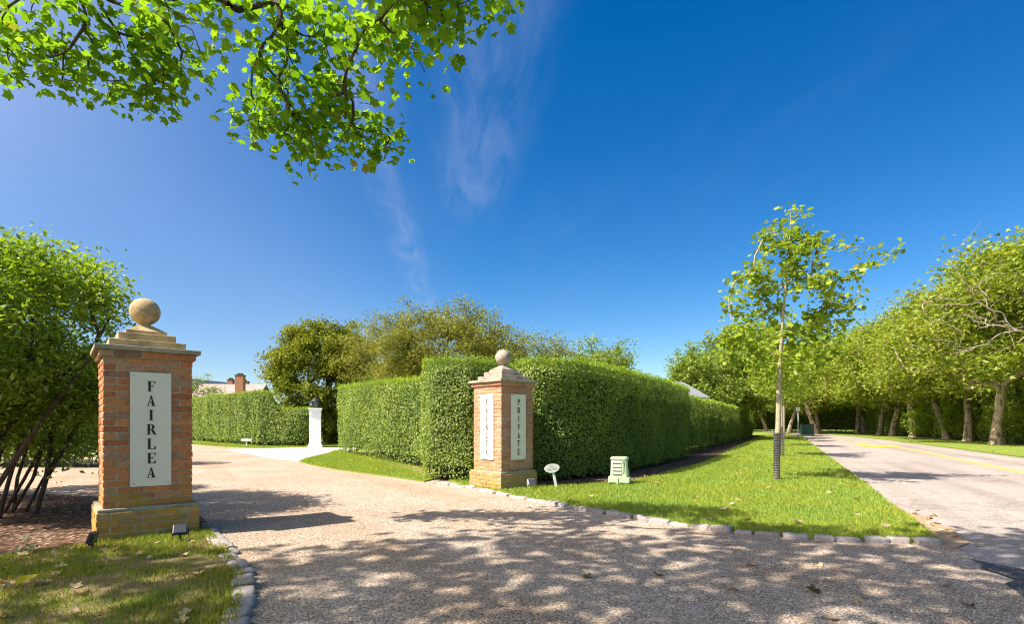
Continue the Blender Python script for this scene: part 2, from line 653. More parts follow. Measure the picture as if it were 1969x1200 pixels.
t = NT('mortar')
pos = t.pos()
n1 = t.noise(30, 4, .6, pos)
sp = t.n('ShaderNodeSeparateXYZ')
t.l(pos, sp.inputs[0])
c = t.ramp(n1.outputs['Fac'], [(.3, (.36, .31, .21)), (.7, (.54, .47, .35))])
n2 = t.noise(5, 4, .6, pos)
c = t.mix(t.math('MULTIPLY', t.step(n2.outputs['Fac'], .45, .6), .5), c, (.30, .25, .07))
M['mortar'] = t.principled(c, .95, .05, n1.outputs['Fac'], .006, .8)


def stone_mat(name, a, b, dark, algae):
    t = NT(name)
    pos = t.pos()
    n1 = t.noise(22, 6, .65, pos)
    n2 = t.noise(5, 5, .65, pos)
    c = t.ramp(n1.outputs['Fac'], [(.3, a), (.7, b)])
    c = t.mix(t.math('MULTIPLY', t.step(n2.outputs['Fac'], .46, .66), .75), c, dark)
    n3 = t.noise(8, 4, .6, pos)
    c = t.mix(t.math('MULTIPLY', t.step(n3.outputs['Fac'], .52, .68), algae), c, (.40, .29, .06))
    return t.principled(c, .88, .15, n1.outputs['Fac'], .008, .7)


M['cap_a'] = stone_mat('ochre_capstone', (.36, .265, .15), (.54, .41, .25), (.20, .15, .095), .5)
M['cap_b'] = stone_mat('grey_capstone', (.30, .24, .19), (.47, .39, .32), (.18, .15, .125), .12)
M['bluestone'] = stone_mat('bluestone', (.28, .25, .18), (.44, .40, .31), (.22, .21, .15), .35)
t = NT('granite_block')
oi = t.n('ShaderNodeObjectInfo')
pos = t.pos()
n1 = t.noise(45, 6, .7, pos)
c = t.ramp(oi.outputs['Random'], [(0, (.30, .27, .26)), (.35, (.40, .36, .34)), (.6, (.46, .38, .34)), (.8, (.36, .35, .37)), (1, (.52, .46, .41))])
c = t.mix(t.step(n1.outputs['Fac'], .35, .7), c, t.mix(1.0, c, (.62, .60, .58), 'MULTIPLY'))
n2 = t.noise(6, 4, .6, pos)
c = t.mix(t.math('MULTIPLY', t.step(n2.outputs['Fac'], .52, .7), .6), c, (.40, .31, .22))
M['granite'] = t.principled(c, .85, .2, n1.outputs['Fac'], .01, .9)


def plain(name, col, rough=.5, spec=.3, var=.12, scale=12, metallic=0.0):
    t = NT(name)
    n1 = t.noise(scale, 4, .6, t.pos())
    a = tuple(max(0, x * (1 - var)) for x in col)
    b = tuple(min(1, x * (1 + var)) for x in col)
    return t.principled(t.ramp(n1.outputs['Fac'], [(.3, a), (.7, b)]), rough, spec, metallic=metallic)


M['sign'] = plain('cream_sign_panel', (.80, .75, .62), .4, .4, .03, 3)
M['ink'] = plain('black_lettering', (.018, .014, .012), .45, .4, .1)
M['screw'] = plain('screw_metal', (.3, .29, .27), .4, .5, .1, 30, .8)
M['white_paint'] = plain('white_paint', (.80, .80, .80), .45, .4, .03, 3)
M['black_metal'] = plain('black_metal', (.03, .03, .032), .45, .5, .15)
M['lamp_glass'] = plain('lantern_glass', (.10, .11, .11), .2, .4, .1)
M['solar'] = plain('solar_cell', (.05, .055, .075), .25, .6, .15, 60)
M['grey_plastic'] = plain('grey_plastic', (.40, .40, .42), .5, .4, .08)
M['black_plastic'] = plain('black_plastic', (.03, .03, .032), .4, .4, .2, 40)
M['pale_green'] = plain('pale_green_plastic', (.47, .54, .36), .5, .3, .08, 6)
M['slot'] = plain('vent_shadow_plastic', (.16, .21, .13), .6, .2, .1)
M['flag'] = plain('yellow_flag_plastic', (.72, .56, .03), .5, .3, .05)
M['wire'] = plain('flag_wire', (.25, .25, .25), .4, .5, .1)
M['post_grey'] = plain('galvanised_post', (.42, .42, .42), .5, .5, .12)
M['green_box'] = plain('dark_green_cabinet', (.035, .11, .085), .5, .4, .1)
M['sleeve'] = plain('corrugated_black_pipe', (.085, .078, .078), .42, .5, .2, 20)
M['stake'] = plain('bare_wood_stake', (.45, .36, .25), .8, .1, .2, 20)
M['grey_ink'] = plain('faded_grey_lettering', (.34, .34, .33), .6, .2, .1)
M['oval'] = plain('weathered_white_board', (.60, .62, .54), .7, .2, .12, 25)

t = NT('plane_bark')
pos = t.obj()
mp = t.n('ShaderNodeMapping')
mp.inputs['Scale'].default_value = (1, 1, .55)
t.l(pos, mp.inputs['Vector'])
n1 = t.noise(3.6, 4, .6, mp.outputs[0], .6)
n2 = t.noise(22, 4, .6, pos)
c = t.ramp(n1.outputs['Fac'], [(.36, (.16, .115, .075)), (.45, (.27, .205, .14)), (.50, (.50, .40, .28)), (.58, (.42, .32, .22)), (.64, (.30, .225, .15))], 'LINEAR')
c = t.mix(t.step(n2.outputs['Fac'], .45, .75), c, t.mix(1.0, c, (.6, .58, .55), 'MULTIPLY'))
M['plane_bark'] = t.principled(c, .9, .1, n2.outputs['Fac'], .03, .7)
t = NT('young_bark')
n1 = t.noise(14, 4, .6, t.obj())
c = t.ramp(n1.outputs['Fac'], [(.35, (.27, .22, .14)), (.6, (.44, .37, .25)), (.75, (.33, .27, .18))])
M['young_bark'] = t.principled(c, .85, .15, n1.outputs['Fac'], .01, .6)
t = NT('dark_bark')
n1 = t.noise(16, 5, .65, t.obj())
c = t.ramp(n1.outputs['Fac'], [(.3, (.045, .033, .025)), (.6, (.11, .085, .06)), (.8, (.19, .15, .11))])
M['dark_bark'] = t.principled(c, .9, .1, n1.outputs['Fac'], .02, .8)
M['dead_twig'] = plain('dead_twig', (.27, .215, .165), .9, .1, .2, 10)
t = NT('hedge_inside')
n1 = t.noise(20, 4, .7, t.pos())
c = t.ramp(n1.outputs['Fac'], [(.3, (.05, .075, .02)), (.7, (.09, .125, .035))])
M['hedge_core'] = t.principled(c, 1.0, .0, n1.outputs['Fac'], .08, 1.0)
t = NT('cedar_roof')
mp = t.n('ShaderNodeMapping')
mp.inputs['Scale'].default_value = (.4, .4, 6)
t.l(t.pos(), mp.inputs['Vector'])
n1 = t.noise(2.2, 4, .6, mp.outputs[0])
c = t.ramp(n1.outputs['Fac'], [(.35, (.29, .215, .185)), (.65, (.41, .32, .28))])
M['roof'] = t.principled(c, .9, .1, n1.outputs['Fac'], .05, .4)
M['grey_roof'] = plain('grey_shingle_roof', (.19, .20, .215), .85, .15, .15, 5)
M['house_wall'] = plain('weathered_shingle_wall', (.34, .30, .26), .9, .1, .12, 6)
M['chimney'] = plain('chimney_brick', (.36, .17, .10), .9, .1, .2, 9)
M['chimney_dark'] = plain('chimney_pot', (.10, .08, .07), .9, .1, .2, 9)
M['window'] = plain('window_glass', (.06, .075, .09), .1, .7, .1)

# ------------------------------------------------------------------ ground
KY = .9286       # surveyed plan depths are multiplied by this
RD = np.array([.425, .905])       # road direction
RN = np.array([.905, -.425])      # towards the far side of the road


def rp(o, t_):
    p = RN * o + RD * t_
    return (float(p[0]), float(p[1]))


def sheet(name, pts, z, mat, kind='structure'):
    bm = bmesh.new()
    pts = [(p[0], p[1] * KY) if p[1] < 2000 else p for p in pts]
    vs_ = [bm.verts.new((p[0], p[1], z)) for p in pts]
    bm.faces.new(vs_)
    bmesh.ops.triangulate(bm, faces=bm.faces)
    bmesh.ops.recalc_face_normals(bm, faces=bm.faces)
    for f in bm.faces:
        if f.normal.z < 0:
            f.normal_flip()
    if z > .015:         # raised sheets get a side down into the ground
        lo_ = [bm.verts.new((p[0], p[1], -.06)) for p in pts]
        m_ = len(pts)
        for i in range(m_):
            bm.faces.new((vs_[i], vs_[(i + 1) % m_], lo_[(i + 1) % m_], lo_[i]))
    me = bpy.data.meshes.new(name)
    bm.to_mesh(me)
    bm.free()
    o = link(name, me, mat)
    tag(o, kind=kind)
    return o


rng = np.random.default_rng(11)
sheet('ground', [(-3000, -3000), (3000, -3000), (3000, 3000), (-3000, 3000)], -0.04, M['lawn'])
# road: straight, bending away to the left at the far end
far_l = [rp(1.38 - .004 * max(0, t_ - 58) ** 2, t_) for t_ in (66, 74, 84, 96)]
road_left = [rp(1.38, t_) for t_ in (-45, 0, 20, 45, 58)] + far_l
road_right = [rp(7.5, -45), rp(7.5, 0), rp(7.4, 25), rp(7.0, 38), rp(6.4, 50), rp(5.6, 60), rp(4.4, 70), rp(2.4, 80), rp(-1, 92)]
sheet('road', road_left + road_right[::-1], 0.0, M['asphalt'])
ragged = [rp(1.44 + .05 * math.sin(3.1 * k) + .04 * math.sin(7.3 * k + 1), -12 + k * .25) for k in range(78)]
sheet('driveway', ragged + [(2, 9), (.4, 11), (-1.6, 12.2), (-4.8, 17.5), (-6.6, 21.5), (-7.6, 27), (-9, 30), (-20, 36), (-46, 60), (-60, 40), (-60, -12)], 0.005, M['gravel'])
KERB_R = [(-1.57, 11.39), (-.70, 10.40), (-.21, 9.60), (.20, 8.95), (1.0, 7.75), (1.634, 6.93), (2.315, 6.28), (2.875, 5.94), (3.158, 5.79), (4.02, 5.66)]
KERB_L = [(-3.52, 6.75), (-3.30, 6.35), (-3.03, 5.93), (-2.49, 5.14), (-2.10, 4.52), (-1.85, 4.03), (-1.62, 3.45), (-1.42, 2.8), (-1.3, 2.0)]
lawn_edge_road = [rp(1.36 + .02 * math.sin(2.3 * k), 6.95 + k * 1.5) for k in range(35)]
LAWN_R = KERB_R[1:] + lawn_edge_road + [rp(-3.6, 60), rp(-3.9, 25), (4.6, 18.2), (1.6, 13.2), (.2, 12.0), (-1.3, 11.8)]
sheet('lawn', LAWN_R, 0.04, M['lawn'])
STRIP_B = [(-6.47, 17.71), (-5.55, 16.18), (-4.35, 14.56), (-3.43, 13.51), (-2.5, 12.48), (-1.75, 11.6), (-1.5, 12.4), (-1.5, 13.7), (-3.0, 16.6), (-4.7, 19.8), (-7.3, 25), (-7.5, 24.5), (-7.07, 22.6), (-6.75, 19.2)]
sheet('lawn_strip', STRIP_B, 0.03, M['lawn'])
FAR_L = [(-46, 58), (-30, 46), (-23.5, 38.5), (-17.3, 32), (-13.5, 28.3), (-11.6, 27.5), (-10.2, 28.1), (-8.6, 28.3), (-7.4, 29), (-4, 60)]
sheet('far_lawn', FAR_L, 0.02, M['lawn'])
sheet('gravel_apron', [(-12.6, 25.6), (-11.5, 27.45), (-9.72, 28.05), (-8.2, 28.25), (-7.2, 28), (-6.9, 24), (-6.65, 20.0), (-6.5, 17.9), (-7.4, 18.6), (-8.6, 20.2), (-10.2, 22.4)], 0.012, M['white_gravel'])
BED_L = KERB_L + [(-1.3, 1.5), (-14, 1.0), (-14, 9.2), (-9.5, 9.6), (-7.2, 9.4), (-5.4, 8.7), (-4.2, 7.7)]
sheet('mulch_bed', BED_L, 0.02, M['mulch'])
LAWN_L = KERB_L[1:] + [(-1.3, 1.5), (-9, 1.2), (-9, 4.6), (-5.4, 4.85), (-4.45, 4.95), (-4.15, 5.25), (-3.95, 5.6), (-3.5, 6.1)]
sheet('front_lawn', LAWN_L, 0.032, M['thin_lawn'])
VERGE = [rp(7.42, -20), rp(7.42, 0), rp(7.35, 25), rp(6.95, 38), rp(6.35, 50), rp(5.5, 60), rp(4.3, 70), rp(2.3, 80), rp(20, 100), rp(40, 60), rp(40, -20)]
sheet('verge', VERGE, 0.05, M['lawn'])
dirt_in = [rp(1.30 + .05 * math.sin(1.7 * k), 6.6 + k * .45) for k in range(26)]
dirt_out = [rp(1.40 + .26 * math.exp(-((k - 2.2) / 3.2) ** 2) * (k > 0) + .03 * math.sin(2.9 * k), 6.6 + k * .45) for k in range(26)]
sheet('dirt_edge', dirt_in + dirt_out[::-1], 0.009, M['dirt'])
patch = [rp(1.47 + .05 * math.sin(5.1 * k) + .04 * math.sin(2.3 * k), 1.5 + k * .16) for k in range(31)] + [rp(1.92 - .0011 * (k - 12) ** 2 * (k > 12) + .10 * math.sin(1.9 * k) + .06 * math.sin(4.7 * k), 1.5 + k * .16) for k in range(29, -1, -1)]
sheet('asphalt_patch', patch, 0.013, M['new_asphalt'])
for k, o in enumerate((5.02, 5.20)):
    sheet('centre_line' if k == 0 else 'centre_line', [rp(o - .05, -20), rp(o - .05, 36), rp(o + .05, 36), rp(o + .05, -20)], 0.006, M['faded_paint'])
sheet('centre_line', [rp(4.1, 38), rp(3.5, 55), rp(3.62, 55), rp(4.22, 38)], 0.006, M['faded_paint'])
sheet('yellow_road_marking', [rp(3.55, 34.2), rp(3.5, 37.6), rp(3.9, 38.6), rp(4.1, 37.2), rp(4.9, 36.3), rp(5.15, 34.4), rp(4.7, 33.4), rp(4.2, 33.9)], 0.010, M['yellow_paint'])
C_FACE = [(.55, 11.25), (2.05, 12.25), (3.6, 14.9), (5.05, 17.65), (6.3, 20.1)]
mul = [(.2, 10.55), (.9, 10.62), (1.6, 11.0), (2.35, 11.55), (2.9, 12.35), (4.25, 14.55), (5.75, 17.35), (7.0, 19.9), rp(-2.25, 32), rp(-2.05, 62), rp(-3.4, 62), rp(-3.4, 24), (4.6, 18.2), (1.6, 13.2), (.2, 12.0), (-.4, 11.3)]
sheet('mulch_strip', mul, 0.046, M['mulch'])
sheet('soil_strip', [(-7.45, 23.9), (-5.2, 19.5), (-3.45, 16.1), (-2.25, 13.9), (-2.0, 12.6), (-1.4, 12.6), (-1.5, 13.7), (-3.0, 16.6), (-4.7, 19.8), (-7.2, 24.6)], 0.036, M['dirt'])

# ------------------------------------------------------------------ granite block edging
stone_var = []
for k in range(7):
    bm = bmesh.new()
    add_box(bm, -.5, .5, -.5, .5, -.5, .5, .16, 2)
    r_ = np.random.default_rng(100 + k)
    for v_ in bm.verts:
        v_.co += Vector(r_.normal(0, .028, 3))
    stone_var.append(bm_mesh('stone', bm, True))
    stone_var[-1].materials.append(M['granite'])


def edging(name, path, label, ln, wd, hgt, seed):
    path = [(p[0], p[1] * KY) for p in path]
    root = empty(name, (path[0][0], path[0][1], 0))
    tag(root, label, 'stone edging')
    P = np.array(path)
    seg = np.linalg.norm(np.diff(P, axis=0), axis=1)
    cum = np.concatenate([[0], np.cumsum(seg)])
    r_ = np.random.default_rng(seed)
    s = 0.0
    while s < cum[-1] - .05:
        l_ = ln * r_.uniform(.78, 1.2)
        m_ = s + l_ / 2
        x = np.interp(m_, cum, P[:, 0])
        y = np.interp(m_, cum, P[:, 1])
        x2 = np.interp(m_ + .05, cum, P[:, 0])
        y2 = np.interp(m_ + .05, cum, P[:, 1])
        a = math.atan2(y2 - y, x2 - x) if m_ + .05 < cum[-1] else a
        o = link('stone', stone_var[r_.integers(7)], None, root, (x - path[0][0] + r_.normal(0, .012), y - path[0][1] + r_.normal(0, .012), hgt * .5 - .035 + r_.normal(0, .008)),
                 (r_.normal(0, .05), r_.normal(0, .05), a + r_.normal(0, .06)))
        o.scale = (l_ - .02, wd * r_.uniform(.88, 1.12), hgt + .07)
        s += l_
    return root


edging('stone_edging', KERB_R, 'granite block edging between the gravel drive and the right hand lawn', .235, .125, .05, 3)
edging('stone_edging', KERB_L, 'granite block edging beside the left brick pillar and the patchy front grass', .20, .15, .045, 4)

# ------------------------------------------------------------------ brick gate pillars


def letter_polys(ch, bold):
    """serif capitals as convex or simple outlines on a unit-high box; returns polygons and width"""
    k = .20 if bold else .20        # stem
    h_ = .06 if bold else .085      # hairline
    s = .035
    out = []

    def rect(x0, x1, y0, y1):
        out.append([(x0, y0), (x1, y0), (x1, y1), (x0, y1)])

    def stem(x, y0=0, y1=1, sl=.10, sr=.10, top=True, bot=True):
        rect(x, x + k, y0, y1)
        if bot:
            rect(x - sl, x + k + sr, y0, y0 + s)
        if top:
            rect(x - sl, x + k + sr, y1 - s, y1)
    x0 = .10
    if ch == 'I':
        stem(x0)
        w = k + .2
    elif ch in 'EFL':
        stem(x0, top=(ch != 'E' or True), sr=.10 if ch == 'L' else .02, bot=True)
        r = x0 + k
        w = .70 if ch != 'F' else .66
        if ch in 'EF':
            rect(r - .01, w, 1 - h_, 1)
            out.append([(w - .12, 1 - h_), (w, 1 - h_), (w, .74), (w - .035, .74)])
            rect(r - .01, w - .20, .50, .50 + h_)
            out.append([(w - .25, .525), (w - .18, .38), (w - .18, .67)])
        if ch == 'F':
            rect(r - .01, r + .12, 0, s)
        if ch in 'EL':
            rect(r - .01, w, 0, h_)
            out.append([(w - .15, h_), (w - .035, .28), (w + .02, .28), (w, h_)])
    elif ch == 'T':
        w = .72
        c_ = w / 2
        rect(c_ - k / 2, c_ + k / 2, 0, 1)
        rect(c_ - k / 2 - .1, c_ + k / 2 + .1, 0, s)
        rect(0, w, 1 - h_, 1)
        out.append([(0, 1 - h_), (.11, 1 - h_), (.035, .72), (0, .72)])
        out.append([(w - .11, 1 - h_), (w, 1 - h_), (w, .72), (w - .035, .72)])
    elif ch == 'A':
        w = .80
        ap = .40
        hl = h_ * (1.0 if bold else 1.5)
        out.append([(.11, 0), (.11 + hl, 0), (ap + .02 + (hl - h_), .93), (ap - .03, 1.0)])
        out.append([(w - .10 - k - .03, 0), (w - .10, 0), (ap + .04, 1.0), (ap - .03, 1.0)])
        rect(.22, w - .25, .28, .28 + h_)
        rect(.02, .27, 0, s)
        rect(w - .42, w, 0, s)
    elif ch == 'V':
        w = .80
        ap = .43
        out.append([(.10, 1), (.10 + k + .03, 1), (ap + .03, 0), (ap - .04, 0)])
        out.append([(w - .11 - h_, 1), (w - .11, 1), (ap + .03, 0), (ap - .02, .07)])
        rect(0, .42, 1 - s, 1)
        rect(w - .27, w - .02, 1 - s, 1)
    elif ch in 'PR':
        stem(x0, sr=.08)
        r = x0 + k
        w = .70
        cy, ry, rx = .74, .26, .28
        prev = None
        n = 12
        for i in range(n + 1):
            a = -math.pi / 2 + math.pi * i / n
            th = h_ + (k - h_ + .01) * max(0, math.cos(a)) ** .8
            o_ = (r + .08 + rx * math.cos(a), cy + ry * math.sin(a))
            q_ = (r + .08 + max(0.0, rx - th) * math.cos(a), cy + (ry - h_) * math.sin(a))
            if prev:
                out.append([prev[0], o_, q_, prev[1]])
            prev = (o_, q_)
        rect(r - .01, r + .09, 1 - h_, 1)
        rect(r - .01, r + .09, cy - ry, cy - ry + h_)
        if ch == 'R':
            out.append([(r + .06, .50), (r + .06 + k, .50), (w + .08, .03), (w - .13, .03)])
            rect(w - .13, w + .14, 0, s)
            w += .08
    return out, w


def letter_mesh(ch, hgt, wscale, bold):
    polys, w = letter_polys(ch, bold)
    bm = bmesh.new()
    for i, p in enumerate(polys):
        area = sum(p[j][0] * p[(j + 1) % len(p)][1] - p[(j + 1) % len(p)][0] * p[j][1] for j in range(len(p)))
        if area < 0:
            p = p[::-1]
        add_prism(bm, [((x - w / 2) * hgt * wscale, y * hgt) for x, y in p], 0, .0024 + .00012 * i)
    me = bm_mesh('letter', bm)
    # stand it up: outline in XZ, front towards -Y
    me.transform(Matrix(((1, 0, 0, 0), (0, 0, -1, 0), (0, 1, 0, 0), (0, 0, 0, 1))))
    me.materials.append(M['ink'])
    return me


SW = .76          # shaft width
BW = .875          # plinth width
CH = .068         # course height
BP = .22          # brick pitch
JT = .011


def brick_proto(seed, l_):
    bm = bmesh.new()
    add_box(bm, 0, l_, 0, .098, 0, CH - JT, .0045, 1)
    r_ = np.random.default_rng(seed)
    for v_ in bm.verts:
        v_.co += Vector(r_.normal(0, .0013, 3))
    return bm_mesh('brick', bm)


BR_S = {}
for nm in ('brick_a', 'brick_b'):
    BR_S[nm] = [brick_proto(s_, BP - JT) for s_ in range(4)]
    for m_ in BR_S[nm]:
        m_.materials.append(M[nm])


def pillar(loc, uang, label, brick, cap, texts, seed):
    """brick gate pillar; local x runs along the face that looks towards the road, its front at -y"""
    root = empty('gate_pillar', (loc[0], loc[1], 0), uang)
    tag(root, label, 'gate pillar', 'brick gate pillars')
    r_ = np.random.default_rng(seed)
    back = bmesh.new()
    protos = BR_S[brick]

    def ring(width, z, flip, proud=0.0):
        hw = width / 2 + proud
        n = int(round((width - .1) / BP))
        L = (2 * hw - .098 - JT) / n       # pitch that makes the pinwheel close
        for side in range(4):
            M4 = Matrix.Rotation(side * math.pi / 2, 4, 'Z')
            for i in range(n):
                x = -hw + i * L if not flip else hw - (i + 1) * L + JT
                jit = r_.normal(0, .0016)
                mt = M4 @ Matrix.Translation((x, -hw + jit, z + JT / 2)) @ Matrix.Diagonal(((L - JT) / (BP - JT), 1, 1, 1))
                if side in (0, 3):
                    o = link('brick', protos[r_.integers(4)], None, root)
                    o.matrix_local = mt
                else:
                    k0 = len(back.verts)
                    q = bmesh.ops.create_cube(back, size=1.0)
                    for v_ in q['verts']:
                        v_.co = mt @ Vector(((v_.co.x + .5) * (BP - JT), (v_.co.y + .5) * .098, (v_.co.z + .5) * (CH - JT)))
    z = -.04
    for c_ in range(5):
        ring(BW, z, c_ % 2 == 0)
        z += CH
    z_led = z
    z = z_led + .034
    for c_ in range(22):
        ring(SW, z, c_ % 2 == 0)
        z += CH
    ring(SW, z, True, .03)
    z += CH
    ob = link('brickwork', bm_mesh('brickwork', back), M[brick], root)
    tag(ob, kind='stuff')
    # mortar core
    bm = bmesh.new()
    add_box(bm, -BW / 2 + .007, BW / 2 - .007, -BW / 2 + .007, BW / 2 - .007, -.05, z_led)
    add_box(bm, -SW / 2 + .007, SW / 2 - .007, -SW / 2 + .007, SW / 2 - .007, z_led + .02, z - CH)
    add_box(bm, -SW / 2 - .022, SW / 2 + .022, -SW / 2 - .022, SW / 2 + .022, z - CH + .002, z - .001)
    link('mortar', bm_mesh('mortar', bm), M['mortar'], root)
    bm = bmesh.new()
    add_box(bm, -BW / 2 + .012, BW / 2 - .012, -BW / 2 + .012, BW / 2 - .012, z_led + .001, z_led + .033, .006, 2)
    link('ledge', bm_mesh('ledge', bm), M['bluestone'], root)
    hs = SW / 2 + .03 + .040
    link('cap_slab', box_mesh('cap_slab', -hs, hs, -hs, hs, z, z + .045, bevel=.006, seg=2), M['bluestone'], root)
    z += .045
    for w_, hh in ((.66, .078), (.50, .080)):
        link('cap_step', box_mesh('cap_step', -w_ / 2, w_ / 2, -w_ / 2, w_ / 2, z - .002, z + hh, bevel=.008, seg=2), M[cap], root)
        z += hh
    # tapered block under the ball
    bm = bmesh.new()
    prof = [(.18, 0), (.18, .042), (.165, .047), (.115, .082), (.080, .102), (.062, .118)]
    rings = []
    for hw, zz in prof:
        rings.append([bm.verts.new((sx * hw, sy * hw, z - .002 + zz)) for sx, sy in ((-1, -1), (1, -1), (1, 1), (-1, 1))])
    for a, b in zip(rings[:-1], rings[1:]):
        for i in range(4):
            bm.faces.new((a[i], a[(i + 1) % 4], b[(i + 1) % 4], b[i]))
    bm.faces.new(rings[0][::-1])
    bm.faces.new(rings[-1])
    link('ball_base', bm_mesh('ball_base', bm), M[cap], root)
    z += .114
    bm = bmesh.new()
    RB = .143
    prof = [(.062, z - .004), (.056, z + .010), (.054, z + .020), (.060, z + .026)]
    zc_ = z + .026 + math.sqrt(RB ** 2 - .060 ** 2)
    a0 = math.asin((z + .026 - zc_) / RB)
    for i in range(1, 22):
        a = a0 + (math.pi / 2 - a0) * i / 22
        prof.append((RB * math.cos(a), zc_ + RB * math.sin(a)))
    prof.append((.004, zc_ + RB))
    add_lathe(bm, prof, 40)
    me = bm_mesh('ball_finial', bm, True)
    link('ball_finial', me, M[cap], root)
    # name boards
    for side, word, bold in texts:
        M4 = Matrix.Rotation(side * math.pi / 2, 4, 'Z')
        w_, z0, z1 = .35, .535, 1.688
        bm = bmesh.new()
        add_box(bm, -w_ / 2, w_ / 2, -.012, .004, z0, z1, .0015, 1)
        sg = link('sign_panel', bm_mesh('sign_panel', bm), M['sign'], root)
        sg.matrix_local = M4 @ Matrix.Translation((.012, -SW / 2 - .006, 0))
        tag(sg, 'cream board reading %s down its length' % word)
        for i, ch in enumerate(word):
            o = link('letter', letter_mesh(ch, .107, 1.0 if bold else .88, bold), None, sg)
            o.location = (0, -.012, z1 - .085 - .107 - i * .1462)
        for sx in (-1, 1):
            for zz in (z0 + .03, z1 - .03):
                bm = bmesh.new()
                add_lathe(bm, [(.006, 0), (.006, .002), (.003, .0035)], 10)
                me = bm_mesh('screw', bm)
                me.transform(Matrix.Rotation(math.pi / 2, 4, 'X'))
                link('screw', me, M['screw'], sg, (sx * (w_ / 2 - .028), -.012, zz))
    return root


pillar((-3.935, 5.80), R(40), 'weathered brick gate pillar with ball top beside the leafy shrub, nearest the camera', 'brick_a', 'cap_a', [(0, 'FAIRLEA', True)], 21)
pillar((-.16, 9.823), R(42.5), 'orange brick gate pillar set in the hedge corner, with FAIRLEA and PRIVATE boards', 'brick_b', 'cap_b', [(3, 'FAIRLEA', False), (0, 'PRIVATE', False)], 22)

# ------------------------------------------------------------------ hedges


def chaikin(P, it=2):
    P = np.asarray(P, float)
    for _ in range(it):
        Q = np.roll(P, -1, axis=0)
        P = np.stack([P * .8 + Q * .2, P * .2 + Q * .8], axis=1).reshape(-1, 2)
    return P


def inside(pts, poly):
    x, y = pts[:, 0], pts[:, 1]
    c_ = np.zeros(len(pts), bool)
    n = len(poly)
    for i in range(n):
        x1, y1 = poly[i]
        x2, y2 = poly[(i + 1) % n]
        cond = ((y1 > y) != (y2 > y))
        with np.errstate(divide='ignore', invalid='ignore'):
            xi = (x2 - x1) * (y - y1) / (y2 - y1 + 1e-12) + x1
        c_ ^= cond & (x < xi)
    return c_


def poly_area(P):
    return .5 * np.sum(P[:, 0] * np.roll(P[:, 1], -1) - np.roll(P[:, 0], -1) * P[:, 1])


